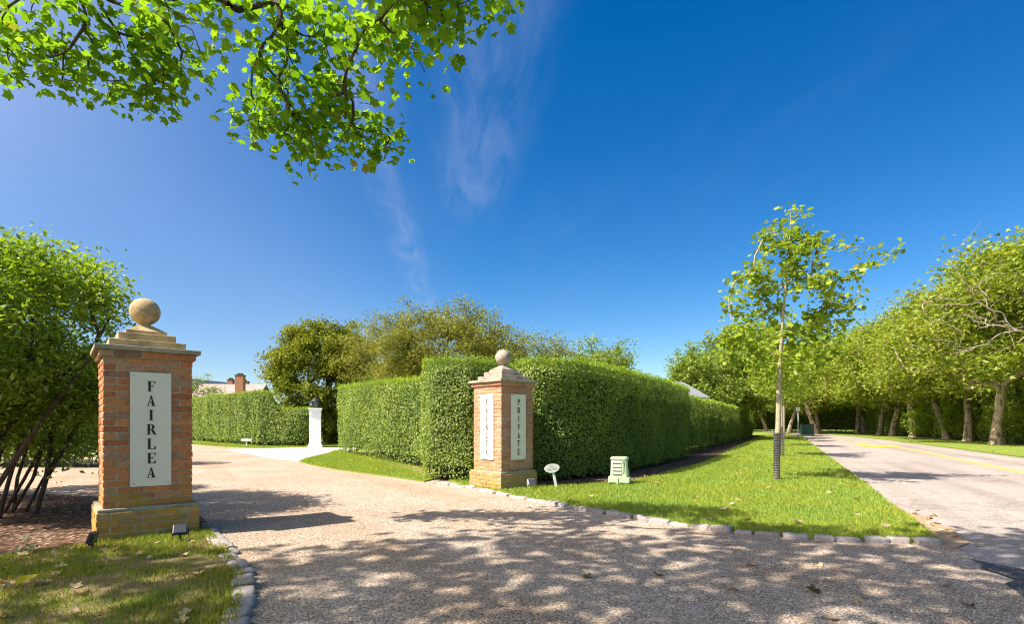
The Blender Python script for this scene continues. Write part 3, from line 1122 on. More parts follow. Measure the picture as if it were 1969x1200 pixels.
def hedge(name, label, foot, hfun, leaf, dens, seed, new_top=True, group='clipped hedges', lump=.05, mat='privet', bare=.35, see=None, top_dens=None):
    r_ = np.random.default_rng(seed)
    F = np.asarray(foot, float) * np.array([1, KY])
    if poly_area(F) < 0:
        F = F[::-1]
    F = chaikin(F, 2)
    n = len(F)
    c0 = F.mean(0)
    root = empty(name, (c0[0], c0[1], 0))
    tag(root, label, 'hedge', group)
    H = hfun if callable(hfun) else (lambda p: np.full(len(p), float(hfun)))
    E_ = np.roll(F, -1, axis=0) - F
    L = np.linalg.norm(E_, axis=1)
    Nn = np.stack([E_[:, 1], -E_[:, 0]], axis=1) / (L[:, None] + 1e-9)
    per = L.sum()
    hmean = float(H(F).mean())
    # ---- side leaves
    w_seg = L.copy()
    if see is not None:      # fewer leaves on sides turned away from everything in view
        mid = F + E_ / 2
        w_seg = w_seg * np.where(see(mid, Nn), 1.0, .15)
    cnt = int(dens * w_seg.sum() * hmean)
    si = r_.choice(n, cnt, p=w_seg / w_seg.sum())
    tt = r_.random(cnt)
    base = F[si] + E_[si] * tt[:, None]
    nrm = Nn[si] * .75 + (Nn[(si - 1) % n] * (1 - tt[:, None]) + Nn[(si + 1) % n] * tt[:, None]) * .25
    nrm = unit(nrm)
    hh = H(base)
    zz = r_.random(cnt) ** .93
    thin = sines(np.stack([base[:, 0], base[:, 1], zz * hh], axis=1), seed + 3, 2.6)
    keep = (r_.random(cnt) < np.clip(1.25 + .75 * thin, .35, 1)) & (zz * hh > .08) & ((zz * hh > bare) | (r_.random(cnt) < .45))
    base, nrm, hh, zz, si = base[keep], nrm[keep], hh[keep], zz[keep], si[keep]
    cnt = len(base)
    z_ = zz * hh
    P3 = np.stack([base[:, 0], base[:, 1], z_], axis=1)
    off = lump * sines(P3, seed + 5, 1.5) + lump * .6 * sines(P3, seed + 6, 4.0)
    rough = -np.abs(r_.normal(0, leaf * 1.3, cnt)) + r_.random(cnt) * leaf * .5
    shoulder = np.clip((z_ - hh + .22) / .22, 0, 1) ** 2 * .10
    foot_in = np.clip(1 - z_ / .35, 0, 1) * .10
    d_ = off + rough - shoulder - foot_in
    P3[:, :2] += nrm * d_[:, None]
    N3 = np.concatenate([nrm, np.full((cnt, 1), .35)], axis=1) + r_.normal(0, .55, (cnt, 3))
    D3 = r_.normal(0, .7, (cnt, 3)) + np.array([0, 0, .45]) + np.concatenate([nrm, np.zeros((cnt, 1))], axis=1) * .4
    S = leaf * r_.uniform(.65, 1.3, cnt)
    PV, PF = OVAL_V * np.array([1.35, 1, 1]), OVAL_F
    # ---- top leaves
    lo, hi = F.min(0), F.max(0)
    area = abs(poly_area(F))
    td = top_dens if top_dens is not None else dens * .55
    m_ = int(td * (hi - lo).prod())
    q = lo + r_.random((m_, 2)) * (hi - lo)
    q = q[inside(q, F)]
    Pt = np.stack([q[:, 0], q[:, 1], H(q)], axis=1)
    Pt[:, 2] += lump * .7 * sines(Pt, seed + 9, 2.2) - np.abs(r_.normal(0, leaf, len(q))) + .01
    Nt = r_.normal(0, .5, (len(q), 3)) + np.array([0, 0, .9])
    Dt = r_.normal(0, .8, (len(q), 3)) + np.array([0, 0, .4])
    St = leaf * r_.uniform(.65, 1.25, len(q))
    me = leaf_mesh('foliage', np.concatenate([P3, Pt]), np.concatenate([N3, Nt]), np.concatenate([D3, Dt]), np.concatenate([S, St]), PV, PF, r_)
    me.transform(Matrix.Translation((-c0[0], -c0[1], 0)))
    o = link('foliage', me, M[mat], root)
    tag(o, kind='stuff')
    # ---- soft new shoots on the top and the upper edge
    if new_top:
        k1 = int(len(q) * .55)
        sel = r_.choice(len(q), k1, replace=False)
        A = Pt[sel].copy()
        kk = int(per * dens * .17)
        si2 = r_.choice(n, kk, p=L / per)
        t2 = r_.random(kk)
        b2 = F[si2] + E_[si2] * t2[:, None]
        B = np.stack([b2[:, 0], b2[:, 1], H(b2) + r_.normal(.0, .045, kk)], axis=1)
        B[:, :2] -= Nn[si2] * np.abs(r_.normal(.03, .05, kk))[:, None]
        A[:, 2] += np.abs(r_.normal(.025, .045, k1))
        P_ = np.concatenate([A, B])
        m2 = len(P_)
        me = leaf_mesh('top_growth', P_, r_.normal(0, .8, (m2, 3)) + np.array([0, 0, .3]), r_.normal(0, .5, (m2, 3)) + np.array([0, 0, 1.0]), leaf * r_.uniform(.8, 1.5, m2), LANCE_V, LANCE_F, r_)
        me.transform(Matrix.Translation((-c0[0], -c0[1], 0)))
        o = link('top_growth', me, M['privet_new'], root)
        tag(o, kind='stuff')
    # ---- dense inside
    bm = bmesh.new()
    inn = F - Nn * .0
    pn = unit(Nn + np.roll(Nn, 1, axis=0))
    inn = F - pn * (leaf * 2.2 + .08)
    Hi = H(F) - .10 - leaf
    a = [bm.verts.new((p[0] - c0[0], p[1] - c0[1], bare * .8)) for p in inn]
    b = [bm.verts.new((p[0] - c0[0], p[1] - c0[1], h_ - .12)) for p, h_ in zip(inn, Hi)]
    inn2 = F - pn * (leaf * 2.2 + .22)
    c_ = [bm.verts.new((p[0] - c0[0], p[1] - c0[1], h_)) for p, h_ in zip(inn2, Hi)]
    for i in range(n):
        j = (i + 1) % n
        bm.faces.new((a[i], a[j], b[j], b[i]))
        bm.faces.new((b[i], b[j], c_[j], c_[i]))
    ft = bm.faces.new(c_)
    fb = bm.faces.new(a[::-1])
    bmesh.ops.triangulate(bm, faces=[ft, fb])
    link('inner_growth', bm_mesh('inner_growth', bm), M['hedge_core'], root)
    # ---- bare stems at the foot
    T = Tubes()
    ns = int(per * 5)
    for k in range(ns):
        i = r_.choice(n, p=L / per)
        p = F[i] + E_[i] * r_.random() - Nn[i] * r_.uniform(.12, .45)
        l2 = bare + .25
        T.add([(p[0] - c0[0], p[1] - c0[1], 0), (p[0] - c0[0] + r_.normal(0, .04), p[1] - c0[1] + r_.normal(0, .04), l2 * .5), (p[0] - c0[0] + r_.normal(0, .09), p[1] - c0[1] + r_.normal(0, .09), l2)], [.016, .013, .010], 4)
    tag(link('stems', T.mesh('stems'), M['dark_bark'], root), kind='stuff')
    return root


def towards_cam(mid, Nn):
    return (mid * Nn).sum(1) < .5


hedge('hedge', 'tall clipped hedge block left of the orange brick pillar', [(-1.80, 11.75), (-.82, 11.22), (-.55, 11.55), (-.1, 12.3), (.3, 13.4), (-.7, 14.3), (-2.05, 14.2), (-2.0, 13.0)], 2.42, .042, 1900, 31, see=towards_cam)
hedge('hedge', 'tall shaded hedge right of the orange brick pillar, behind the green pedestal', [(.30, 11.15), (1.0, 11.35), (2.05, 12.25), (3.6, 14.9), (5.05, 17.65), (6.25, 20.05), (5.0, 20.8), (3.6, 18.2), (2.0, 15.0), (.9, 13.3), (-.05, 12.2)],
      lambda p: 2.38 - .012 * (p[:, 1] - 11), .042, 1900, 32, see=towards_cam, lump=.06, bare=.16)
hedge('hedge', 'long hedge running away beside the road lawn, behind the young tree', [(6.15, 20.5), rp(-2.78, 36), rp(-2.70, 62), rp(-4.1, 62), rp(-4.1, 40), (4.9, 21.1)], lambda p: 2.16 + .06 * sines(np.column_stack([p, p[:, :1] * 0]), 77, .5),
      .075, 520, 33, see=towards_cam, lump=.11)
hedge('hedge', 'clipped hedge in the middle running back from the pillar to the white lamp post', [(-2.05, 14.1), (-4.75, 19.1), (-7.22, 23.7), (-6.9, 24.6), (-5.9, 24.3), (-3.4, 19.9), (-.7, 14.8), (-.8, 14.2)], lambda p: 2.33 + .036 * (p[:, 1] - 14),
      .055, 1000, 34, see=towards_cam)


def e_h(p):
    t_ = np.clip((p[:, 0] + 12.9) / 1.2, 0, 1)
    return 2.80 - .88 * t_ * t_ * (3 - 2 * t_)


hedge('hedge', 'rounded hedge on the far left, dipping down to the white lamp post', [(-34, 53), (-26.5, 44.5), (-21.5, 39.2), (-15.5, 32.2), (-13.07, 29.8), (-11.8, 29.6), (-10.3, 29.5), (-9.9, 30.0), (-10.6, 30.9), (-12.8, 31.6), (-15.5, 35), (-22, 42.5), (-33, 54.5)], e_h,
      .075, 520, 35, see=towards_cam, lump=.09, bare=.25)
hedge('hedge', 'dark hedge behind the row of big trees across the road', [rp(12.4, 10), rp(12.2, 30), rp(11.4, 45), rp(10.2, 60), rp(8.0, 78), rp(9.6, 79), rp(12.0, 60), rp(13.4, 45), rp(14.2, 30), rp(14.4, 10)], lambda p: 3.2 + .45 * sines(np.column_stack([p, p[:, :1] * 0]), 78, .5),
      .11, 300, 36, see=towards_cam, lump=.3, mat='wood_leaf')

hedge('hedge', 'green hedge seen between the stems of the left shrub, across the drive', [(-30, 19), (-20, 16.4), (-11.4, 15.0), (-10.5, 15.6), (-10.9, 16.8), (-20, 18.3), (-30, 21)], 3.0, .085, 420, 37, see=towards_cam, lump=.15, mat='wood_leaf')
hedge('hedge', 'dark hedge closing the view beyond the far bend of the road', [rp(-12, 88), rp(-2, 96), rp(6, 97), rp(16, 88), rp(18, 92), rp(8, 101), rp(-3, 100), rp(-13, 92)], 4.2, .2, 110, 38, see=towards_cam, lump=.4, mat='wood_leaf')

# ------------------------------------------------------------------ trees


def skeleton(trunks, targets, r_, step=.4, up=.10, k0=2, bend=.35, wob=.04):
    pos, par, dr, chains = [], [], [], []
    attach = []
    for tr in trunks:
        tr = np.asarray(tr, float)
        ch = []
        for i, p in enumerate(tr):
            par.append(len(pos) - 1 if i else -1)
            d = tr[min(i + 1, len(tr) - 1)] - tr[max(i - 1, 0)]
            dr.append(d / (np.linalg.norm(d) + 1e-9))
            ch.append(len(pos))
            attach.append(i >= min(k0, len(tr) - 1))
            pos.append(p)
        chains.append(ch)
    top = np.mean([t_[-1] for t_ in trunks], axis=0)
    targets = np.asarray(targets, float)
    order = np.argsort(np.linalg.norm(targets - top, axis=1))
    tips = []
    for ti in order:
        t_ = targets[ti]
        A = np.array(pos)
        Dv = t_ - A
        dist = np.linalg.norm(Dv, axis=1) + 1e-6
        cosv = (Dv * np.array(dr)).sum(1) / dist
        cost = dist * (1 + .55 * (1 - cosv))
        cost[~np.array(attach)] = 1e9
        i = int(np.argmin(cost))
        p0 = A[i]
        ds = dist[i]
        c1 = p0 + np.array(dr[i]) * ds * bend + np.array([0, 0, up * ds])
        k = max(2, int(ds / step))
        s = np.linspace(0, 1, k + 1)[1:, None]
        Q = (1 - s) ** 2 * p0 + 2 * s * (1 - s) * c1 + s ** 2 * t_
        Q[:-1] += r_.normal(0, wob * min(1, ds), Q[:-1].shape)
        ch = [i]
        prev = p0
        for q in Q:
            par.append(ch[-1])
            d = q - prev
            dr.append(d / (np.linalg.norm(d) + 1e-9))
            ch.append(len(pos))
            pos.append(q)
            attach.append(True)
            prev = q
        chains.append(ch)
        tips.append(ch)
    pos = np.array(pos)
    cnt = np.zeros(len(pos))
    for ch in tips:
        cnt[ch[-1]] += 1
    for i in range(len(pos) - 1, -1, -1):
        if par[i] >= 0:
            cnt[par[i]] += cnt[i]
    return pos, np.array(dr), np.maximum(cnt, 1), chains, tips, len(trunks)


def tree_meshes(trunks, trunk_r, targets, seed, r_tip=.008, pw=.47, leaves=30, spread=.35, leaf=.2, proto='LOBE3', step=.4, up=.1, k0=2, droop=.25, along=.55, bend=.35, wob=.04, rmax=None):
    """-> trunk mesh, branch mesh, (leaf arrays)"""
    r_ = np.random.default_rng(seed)
    pos, dr, cnt, chains, tips, nt = skeleton(trunks, targets, r_, step, up, k0, bend, wob)
    rad = r_tip * cnt ** pw
    if rmax:
        rad = np.minimum(rad, rmax)
    TT, TB = [], Tubes()
    for ci, ch in enumerate(chains):
        P = pos[ch]
        rr = rad[ch].copy()
        if ci < nt:
            rr = np.asarray(trunk_r[ci], float)
            TT.append(Tubes())
            TT[-1].add(P, rr, 12 if rr[0] > .1 else 7)
        else:
            rr[0] = min(rr[0], rr[1] * 1.35)
            if rr[1] < .003:
                continue
            TB.add(P, rr, 6 if rr[1] > .03 else 4)
    Pn, Dn = [], []
    for ch in tips:
        m_ = max(2, int(len(ch) * along))
        Pn.append(pos[ch[-m_:]])
        Dn.append(dr[ch[-m_:]])
    Pn, Dn = np.concatenate(Pn), np.concatenate(Dn)
    n = int(leaves * len(tips))
    i = r_.integers(0, len(Pn), n)
    P = Pn[i] + r_.normal(0, spread, (n, 3)) * np.array([1, 1, .7])
    N = r_.normal(0, .55, (n, 3)) + np.array([0, 0, .8])
    D = Dn[i] * .6 + r_.normal(0, .6, (n, 3)) - np.array([0, 0, droop])
    S = leaf * r_.uniform(.55, 1.25, n)
    return [t_.mesh('trunk' if len(TT) == 1 else 'stem') for t_ in TT], TB.mesh('branches'), (P, N, D, S), r_


PROTO = {'LOBE3': (LOBE3_V, LOBE3_F), 'LOBE': (LOBE_V, LOBE_F), 'OVAL': (OVAL_V, OVAL_F), 'LANCE': (LANCE_V, LANCE_F), 'ELLIPSE': (OVAL_V * np.array([1.5, 1, 1]), OVAL_F), 'BROAD': (LANCE_V * np.array([1.35, 1, 1]), LANCE_F), 'ROUND': (ROUND_V, ROUND_F)}


def clumps(centres, n_each, sig, r_):
    C = np.repeat(np.asarray(centres, float), n_each, axis=0)
    return C + r_.normal(0, 1, C.shape) * sig


def shell(n, centre, rad, r_, inner=.55, zmin=-9, zmax=99):
    out = []
    while len(out) < n:
        d = r_.normal(size=3)
        d /= np.linalg.norm(d)
        p = np.asarray(centre) + d * np.asarray(rad) * r_.uniform(inner, 1.0) ** .6
        if zmin < p[2] < zmax:
            out.append(p)
    return np.array(out)


def put_tree(name, label, cat, loc, parts, group=None, rz=0.0, sc=1.0):
    root = empty(name, (loc[0], loc[1] * KY, loc[2]), rz)
    root.scale = (sc, sc, sc)
    tag(root, label, cat, group)
    for pn, me, mat in parts:
        o = link(pn, me, mat, root)
        if pn in ('crown', 'branches', 'dead_branches'):
            tag(o, kind='stuff')
    return root


def make_parts(res, proto, leafmat, bark):
    tm, bm_, (P, N, D, S), r_ = res
    cm = leaf_mesh('crown', P, N, D, S, *PROTO[proto], r_)
    return [('trunk' if len(tm) == 1 else 'stem', m_, bark) for m_ in tm] + [('branches', bm_, bark), ('crown', cm, leafmat)]


# --- three builds of the big roadside plane tree
PLANE = []
for k in range(3):
    r_ = np.random.default_rng(200 + k)
    lean = r_.normal(0, .26, 2)
    tr = [(0, 0, -.1), (0, 0, .25), (lean[0] * .3, lean[1] * .3, 1.0), (lean[0], lean[1], 1.9), (lean[0] * 1.6, lean[1] * 1.6, 2.7), (lean[0] * 2, lean[1] * 2, 3.4)]
    rr = [.42, .31, .25, .235, .25, .20]
    cen = shell(56, (0, 0, 6.9), (5.2, 5.2, 4.3), r_, .45, zmin=3.9)
    low = shell(10, (0, 0, 4.6), (5.2, 5.2, 1.4), r_, .7, zmin=3.5, zmax=5.2)
    tg = np.concatenate([clumps(cen, 8, .62, r_), clumps(low, 6, .5, r_)])
    res = tree_meshes([tr], [rr], tg, 210 + k, r_tip=.016, pw=.44, leaves=44, spread=.42, leaf=.25, step=.5, up=.14, k0=3, rmax=.20, wob=.07)
    PLANE.append(make_parts(res, 'LOBE3', M['street_leaf'], M['plane_bark']))

row = [((25.9, 31.2), 0, .3, 1.0, 'nearest plane tree across the road, with pale thick trunk'),
       ((29.3, 37.4), 1, 1.2, 1.0, 'second plane tree in the row across the road, forked low'),
       ((30.5, 40.9), 2, 2.2, .98, 'third plane tree across the road, with darker leaning trunk'),
       ((33.4, 48.5), 0, 3.9, 1.05, 'fourth plane tree across the road, upright pale trunk'),
       ((34.2, 52.4), 1, 5.0, 1.0, 'fifth plane tree in the row across the road'),
       ((36.0, 57.0), 2, .9, 1.05, 'sixth plane tree in the row across the road'),
       ((38.9, 65.5), 0, 1.7, 1.05, 'seventh plane tree across the road, near the bend')]
for (x, y), k, rz, sc, lb in row:
    put_tree('plane_tree', lb, 'tree', (x, y, .03), PLANE[k], 'plane trees lining the road', rz, sc * .91)
far_end = [((33.9, 65.0), 1, 2.8, .9, 'plane tree at the far bend, leftmost trunk past the road end'), ((36.6, 69.5), 2, 4.2, .95, 'plane tree at the far bend between its two neighbours'),
           ((38.0, 74.0), 0, 5.1, .95, 'plane tree at the far bend, furthest back'), ((33.2, 69.8), 1, .5, .9, 'big plane tree at the far end of the lawn by the grey post'),
           ((37.5, 86.0), 2, 3.3, .95, 'far plane tree at the end of the long hedge'), ((43.5, 72.0), 1, 2.1, 1.1, 'tall plane tree behind the far end of the dark hedge')]
for (x, y), k, rz, sc, lb in far_end:
    put_tree('plane_tree', lb, 'tree', (x, y, .0), PLANE[k], 'plane trees lining the road', rz, sc)
back = [((33.5, 30.0), 2, 1.1, 1.0, 'tree behind the dark hedge at the right edge'), ((38.5, 40.0), 0, 2.6, 1.05, 'tree rising behind the dark hedge, second from the right edge'),
        ((42.5, 51.0), 1, .2, 1.1, 'tree rising behind the dark hedge in the middle of the row'), ((47.0, 62.0), 2, 4.6, 1.15, 'tree rising behind the far part of the dark hedge'),
        ((50.5, 78.0), 0, 1.6, 1.2, 'far tree behind the bend, to the right'), ((42.0, 92.0), 1, 5.6, 1.2, 'far tree behind the bend, in the middle'), ((31.0, 93.0), 2, 2.9, 1.1, 'far tree behind the bend, to the left'),
        ((46.0, 44.0), 0, 4.0, 1.0, 'tree further back behind the dark hedge, near the right edge'), ((52.0, 56.0), 1, 3.1, 1.1, 'tree further back behind the dark hedge, mid row')]
for (x, y), k, rz, sc, lb in back:
    put_tree('background_tree', lb, 'tree', (x, y, 0), PLANE[k], 'trees behind the dark hedge', rz, sc)

# --- the plane tree just outside the right edge with dead lower limbs
r_ = np.random.default_rng(240)
tr = [(0, 0, -.1), (0, 0, .3), (.05, 0, 1.2), (.1, .05, 2.2), (.1, .05, 3.2)]
cen = shell(34, (.8, 0, 8.4), (4.6, 4.6, 3.2), r_, .5, zmin=6.2)
res = tree_meshes([tr], [[.5, .4, .34, .32, .28]], clumps(cen, 8, .6, r_), 241, r_tip=.016, pw=.44, leaves=40, spread=.4, leaf=.24, step=.5, up=.12, k0=3, rmax=.2, wob=.07)
parts = make_parts(res, 'LOBE3', M['street_leaf'], M['plane_bark'])
dead = np.concatenate([clumps(shell(16, (-3.2, .4, 6.8), (3.0, 2.0, 1.9), r_, .4, zmin=4.6), 10, .75, r_), clumps([(-5.6, .5, 6.1), (-4.6, 1.0, 8.2), (-6.0, .2, 7.0)], 12, .8, r_)])
_, db, _, _ = tree_meshes([tr], [[.1] * 5], dead, 242, r_tip=.009, pw=.40, leaves=1, step=.35, up=.05, k0=3, rmax=.065, wob=.10)
parts.append(('dead_branches', db, M['dead_twig']))
put_tree('plane_tree', 'plane tree at the right edge with bare dead lower branches', 'tree', (25.9, 26.8, .03), parts, 'plane trees lining the road', 0.0, .93)

# --- light bushes between the trunks
for k, (o_, t_, h_, lb) in enumerate(((11.0, 40.5, 2.3, 'bright green bush between the first and second big trunks across the road'), (10.6, 48.5, 2.5, 'bright green bush behind the third big trunk across the road'), (9.6, 56.5, 2.2, 'bright green bush further along the row across the road'))):
    r_ = np.random.default_rng(260 + k)
    res = tree_meshes([[(0, 0, 0), (0, 0, .3), (0, 0, .8)]], [[.06, .05, .04]], shell(70, (0, 0, h_ * .55), (1.0, 1.0, h_ * .48), r_, .5, zmin=.15), 265 + k, r_tip=.005, leaves=34, spread=.16, leaf=.14, step=.3, k0=1)
    p = rp(o_, t_)
    put_tree('bush', lb, 'bush', (p[0], p[1], .04), make_parts(res, 'OVAL', M['young_leaf'], M['dark_bark']), 'bushes along the verge')

# --- young trees on the road lawn


def young(seed, hgt, wide, dens):
    r_ = np.random.default_rng(seed)
    tr = [(0, 0, 0), (.01, 0, .6), (.03, 0, 1.2), (.05, .02, 1.75), (.07, .02, 2.3), (.10, 0, 2.9), (.15, .02, 3.5), (.20, 0, 4.1), (.25, 0, 4.7 * hgt / 5.4), (.28, 0, hgt)]
    rr = [.058, .052, .048, .045, .038, .031, .024, .017, .011, .005]
    tg = []
    for k in range(34):
        z0 = r_.uniform(1.9, hgt - .5)
        f_ = (z0 - 1.9) / (hgt - 1.9)
        a = r_.random() * 6.283
        L_ = wide * (1.25 - 1.0 * f_) * r_.uniform(.7, 1.1) + .12
        rise = r_.uniform(.35, .75)
        for q in (.45, .7, .88, 1.0):
            tg.append((.1 + math.cos(a) * L_ * q + r_.normal(0, .09), math.sin(a) * L_ * q + r_.normal(0, .09), z0 + L_ * q * rise + r_.normal(0, .08)))
    for q in np.linspace(.3, 1, 9):       # one long limb reaching over towards the road
        tg.append((.15 + 2.0 * q + r_.normal(0, .07), -.2 * q + r_.normal(0, .1), 2.9 + 1.75 * q ** .8 + r_.normal(0, .1)))
        tg.append((.15 + 1.7 * q + r_.normal(0, .1), .2 * q + r_.normal(0, .1), 2.6 + 1.15 * q + r_.normal(0, .1)))
    for q in np.linspace(.35, 1, 6):
        tg.append((.1 - 1.15 * q + r_.normal(0, .07), .1 * q + r_.normal(0, .1), 2.5 + 1.05 * q + r_.normal(0, .08)))
        tg.append((.05 - 1.05 * q + r_.normal(0, .07), -.15 * q, 2.2 + .75 * q + r_.normal(0, .08)))
    for q in np.linspace(0, 1, 7):
        tg.append((.27 + r_.normal(0, .13), r_.normal(0, .13), hgt - .75 * q + .05))
    res = tree_meshes([tr], [rr], tg, seed + 1, r_tip=.0035, pw=.42, leaves=dens, spread=.11, leaf=.088, step=.18, up=.05, k0=3, rmax=.022, wob=.03, droop=.15, along=.7)
    return make_parts(res, 'LOBE', M['young_leaf'], M['young_bark'])


def sleeve_mesh(h_, r0):
    bm = bmesh.new()
    prof = []
    n = int(h_ / .050)
    for i in range(n):
        z = i * .050
        prof += [(r0 - .006, z), (r0, z + .008), (r0, z + .024), (r0 - .018, z + .032), (r0 - .018, z + .046)]
    prof.append((r0, n * .050))
    add_lathe(bm, prof, 20)
    return bm_mesh('trunk_sleeve', bm)


yp = young(300, 5.35, 1.0, 22)
yt = put_tree('young_tree', 'slender young tree with black ribbed sleeve in front of the road lawn', 'tree', (5.27, 11.6, .03), yp, 'young trees on the lawn strip')
slv = sleeve_mesh(.99, .066)
link('trunk_sleeve', slv, M['sleeve'], yt)
yp2 = young(310, 4.9, 1.0, 17)
lbs = ['second young tree with ribbed sleeve, directly behind the front one', 'third young tree down the lawn strip', 'fourth young tree far down the lawn strip', 'fifth young tree near the far end of the lawn strip']
for k, (o_, t_) in enumerate(((-.19, 22.2), (-.15, 32), (-.1, 42), (-.1, 52))):
    p = rp(o_, t_)
    y2 = put_tree('young_tree', lbs[k], 'tree', (p[0], p[1], .03), yp2, 'young trees on the lawn strip', 1.3 * k + .8, 1.0 + .05 * k)
    if k < 2:
        link('trunk_sleeve', slv, M['sleeve'], y2)
# thin stake tied beside the second young tree
sb = bmesh.new()
add_box(sb, -.025, .025, -.025, .025, 0, 1.75, .004)
tag(link('tree_stake', bm_mesh('tree_stake', sb), M['stake'], None, (rp(-.19, 22.2)[0] + .16, rp(-.19, 22.2)[1] * KY + .05, 0.03)), 'thin wooden stake beside the second young tree', 'stake')

# --- trees behind the hedges
r_ = np.random.default_rng(400)
cen = shell(130, (0, 0, 3.5), (3.1, 3.0, 3.9), r_, .6, zmin=.4)
res = tree_meshes([[(0, 0, 0), (0, 0, 1.2), (0, 0, 2.4), (.05, 0, 3.6), (.05, 0, 5)]], [[.3, .25, .22, .18, .1]], clumps(cen, 8, .30, r_), 401, r_tip=.008, leaves=85, spread=.21, leaf=.14, step=.5, k0=1, up=.12, rmax=.1)
put_tree('evergreen_tree', 'dense rounded dark evergreen tree behind the white lamp post', 'tree', (-10.9, 34.5, 0), make_parts(res, 'ELLIPSE', M['yew_leaf'], M['dark_bark']))


def scraggly(seed, wide, hgt, n, leaves, leaf, lm='olive_leaf', zc_=.62, spread=.22):
    r_ = np.random.default_rng(seed)
    trs, rrs = [], []
    for k in range(4):
        a = r_.random() * 6.28
        dx, dy = math.cos(a), math.sin(a)
        trs.append([(dx * .12, dy * .12, 0), (dx * .25, dy * .25, hgt * .15), (dx * .5, dy * .5, hgt * .32), (dx * .8, dy * .8, hgt * .48)])
        rrs.append([.12, .10, .085, .06])
    cen = shell(n, (0, 0, hgt * zc_), (wide, wide, hgt * .40), r_, .35)
    res = tree_meshes(trs, rrs, clumps(cen, 6, .42, r_), seed + 1, r_tip=.008, pw=.42, leaves=leaves, spread=spread, leaf=leaf, step=.4, k0=1, up=.16, rmax=.09, wob=.06)
    return make_parts(res, 'OVAL', M[lm], M['dark_bark'])


put_tree('olive_green_tree', 'loose olive green tree over the middle hedge, next to the dense evergreen', 'tree', (-6.2, 30.5, 0), scraggly(410, 2.5, 6.7, 56, 75, .125), 'loose trees behind the middle hedge')
put_tree('olive_green_tree', 'widest olive green tree directly left of the orange pillar top', 'tree', (-2.9, 27.0, 0), scraggly(420, 3.3, 6.2, 95, 100, .12), 'loose trees behind the middle hedge')
put_tree('olive_green_tree', 'thin olive green tree rising behind the ball of the orange pillar', 'tree', (.2, 27.5, 0), scraggly(430, 2.4, 6.0, 56, 75, .115), 'loose trees behind the middle hedge')
put_tree('round_tree', 'small bright green tree peeping over the shaded hedge', 'tree', (4.1, 30.0, 0), scraggly(440, 2.1, 5.2, 50, 85, .14, 'wood_leaf', .6), None)
put_tree('garden_tree', 'low green tree behind the long hedge beside the grey roof', 'tree', (13.0, 40.5, 0), scraggly(450, 2.6, 5.9, 55, 60, .21, 'wood_leaf'), 'trees behind the long hedge')
put_tree('garden_tree', 'taller green tree behind the long hedge, left of the young tree', 'tree', (16.6, 44.0, 0), scraggly(460, 3.0, 8.0, 66, 60, .23, 'wood_leaf'), 'trees behind the long hedge')
put_tree('garden_tree', 'green tree behind the far end of the long hedge', 'tree', (22.5, 55.0, 0), scraggly(470, 3.4, 8.8, 66, 60, .26, 'wood_leaf'), 'trees behind the long hedge')
put_tree('garden_tree', 'small garden tree in front of the house roof on the left', 'tree', (-24.5, 46.0, 0), scraggly(480, 1.5, 4.3, 30, 26, .15, 'wood_leaf', .66), None)

# --- the multi-stemmed shrub beside the left pillar
r_ = np.random.default_rng(500)
trs, rrs = [], []
for k in range(19):
    bx, by = r_.uniform(-1.1, .25), r_.uniform(-.35, .8)
    lx, ly = r_.uniform(.1, 1.45), r_.normal(.1, .3)
    w1 = r_.normal(0, .05, 2)
    trs.append([(bx, by, -.02), (bx + lx * .16 + w1[0], by + ly * .15, .45), (bx + lx * .42, by + ly * .4 + w1[1], .95), (bx + lx * .72 + w1[1], by + ly * .7, 1.45), (bx + lx, by + ly, 1.95)])
    b0 = r_.uniform(.015, .030)
    rrs.append([b0 * 1.2, b0, b0 * .9, b0 * .75, b0 * .55])
tg = np.concatenate([shell(620, (-.1, .5, 2.25), (1.75, 1.7, 1.20), r_, .45, zmin=1.15), shell(120, (-.2, 1.1, 1.2), (1.7, 1.4, .55), r_, .4, zmin=.6)])
tg = tg[(tg[:, 0] < 1.12) & (tg[:, 0] < 1.40 - .74 * tg[:, 1]) & ~((tg[:, 0] > .9) & (tg[:, 1] < .1))]
res = tree_meshes(trs, rrs, tg, 501, r_tip=.0035, pw=.42, leaves=105, spread=.15, leaf=.082, step=.2, k0=2, up=.05, rmax=.022, wob=.04, along=.8, droop=.0)
put_tree('shrub', 'large many-stemmed green shrub left of the weathered brick pillar', 'shrub', (-6.15, 6.85, 0), make_parts(res, 'BROAD', M['shrub_leaf'], M['dark_bark']))
r_ = np.random.default_rng(520)
res = tree_meshes([[(0, 0, 0), (.05, 0, .6), (.1, .05, 1.4), (.1, .1, 2.4)]], [[.08, .07, .06, .04]], shell(240, (0, 0, 2.3), (1.15, 1.3, 1.9), r_, .6, zmin=.7), 521, r_tip=.004, leaves=34, spread=.12, leaf=.095, step=.25, k0=1, rmax=.03)
put_tree('shrub', 'taller dark shrub at the left edge behind the many-stemmed one', 'shrub', (-9.1, 8.9, 0), make_parts(res, 'ROUND', M['weed'], M['dark_bark']))

# --- overhead plane tree whose limbs hang into the top left
CAM_TREE = (-3.6, -2.8)
r_ = np.random.default_rng(600)


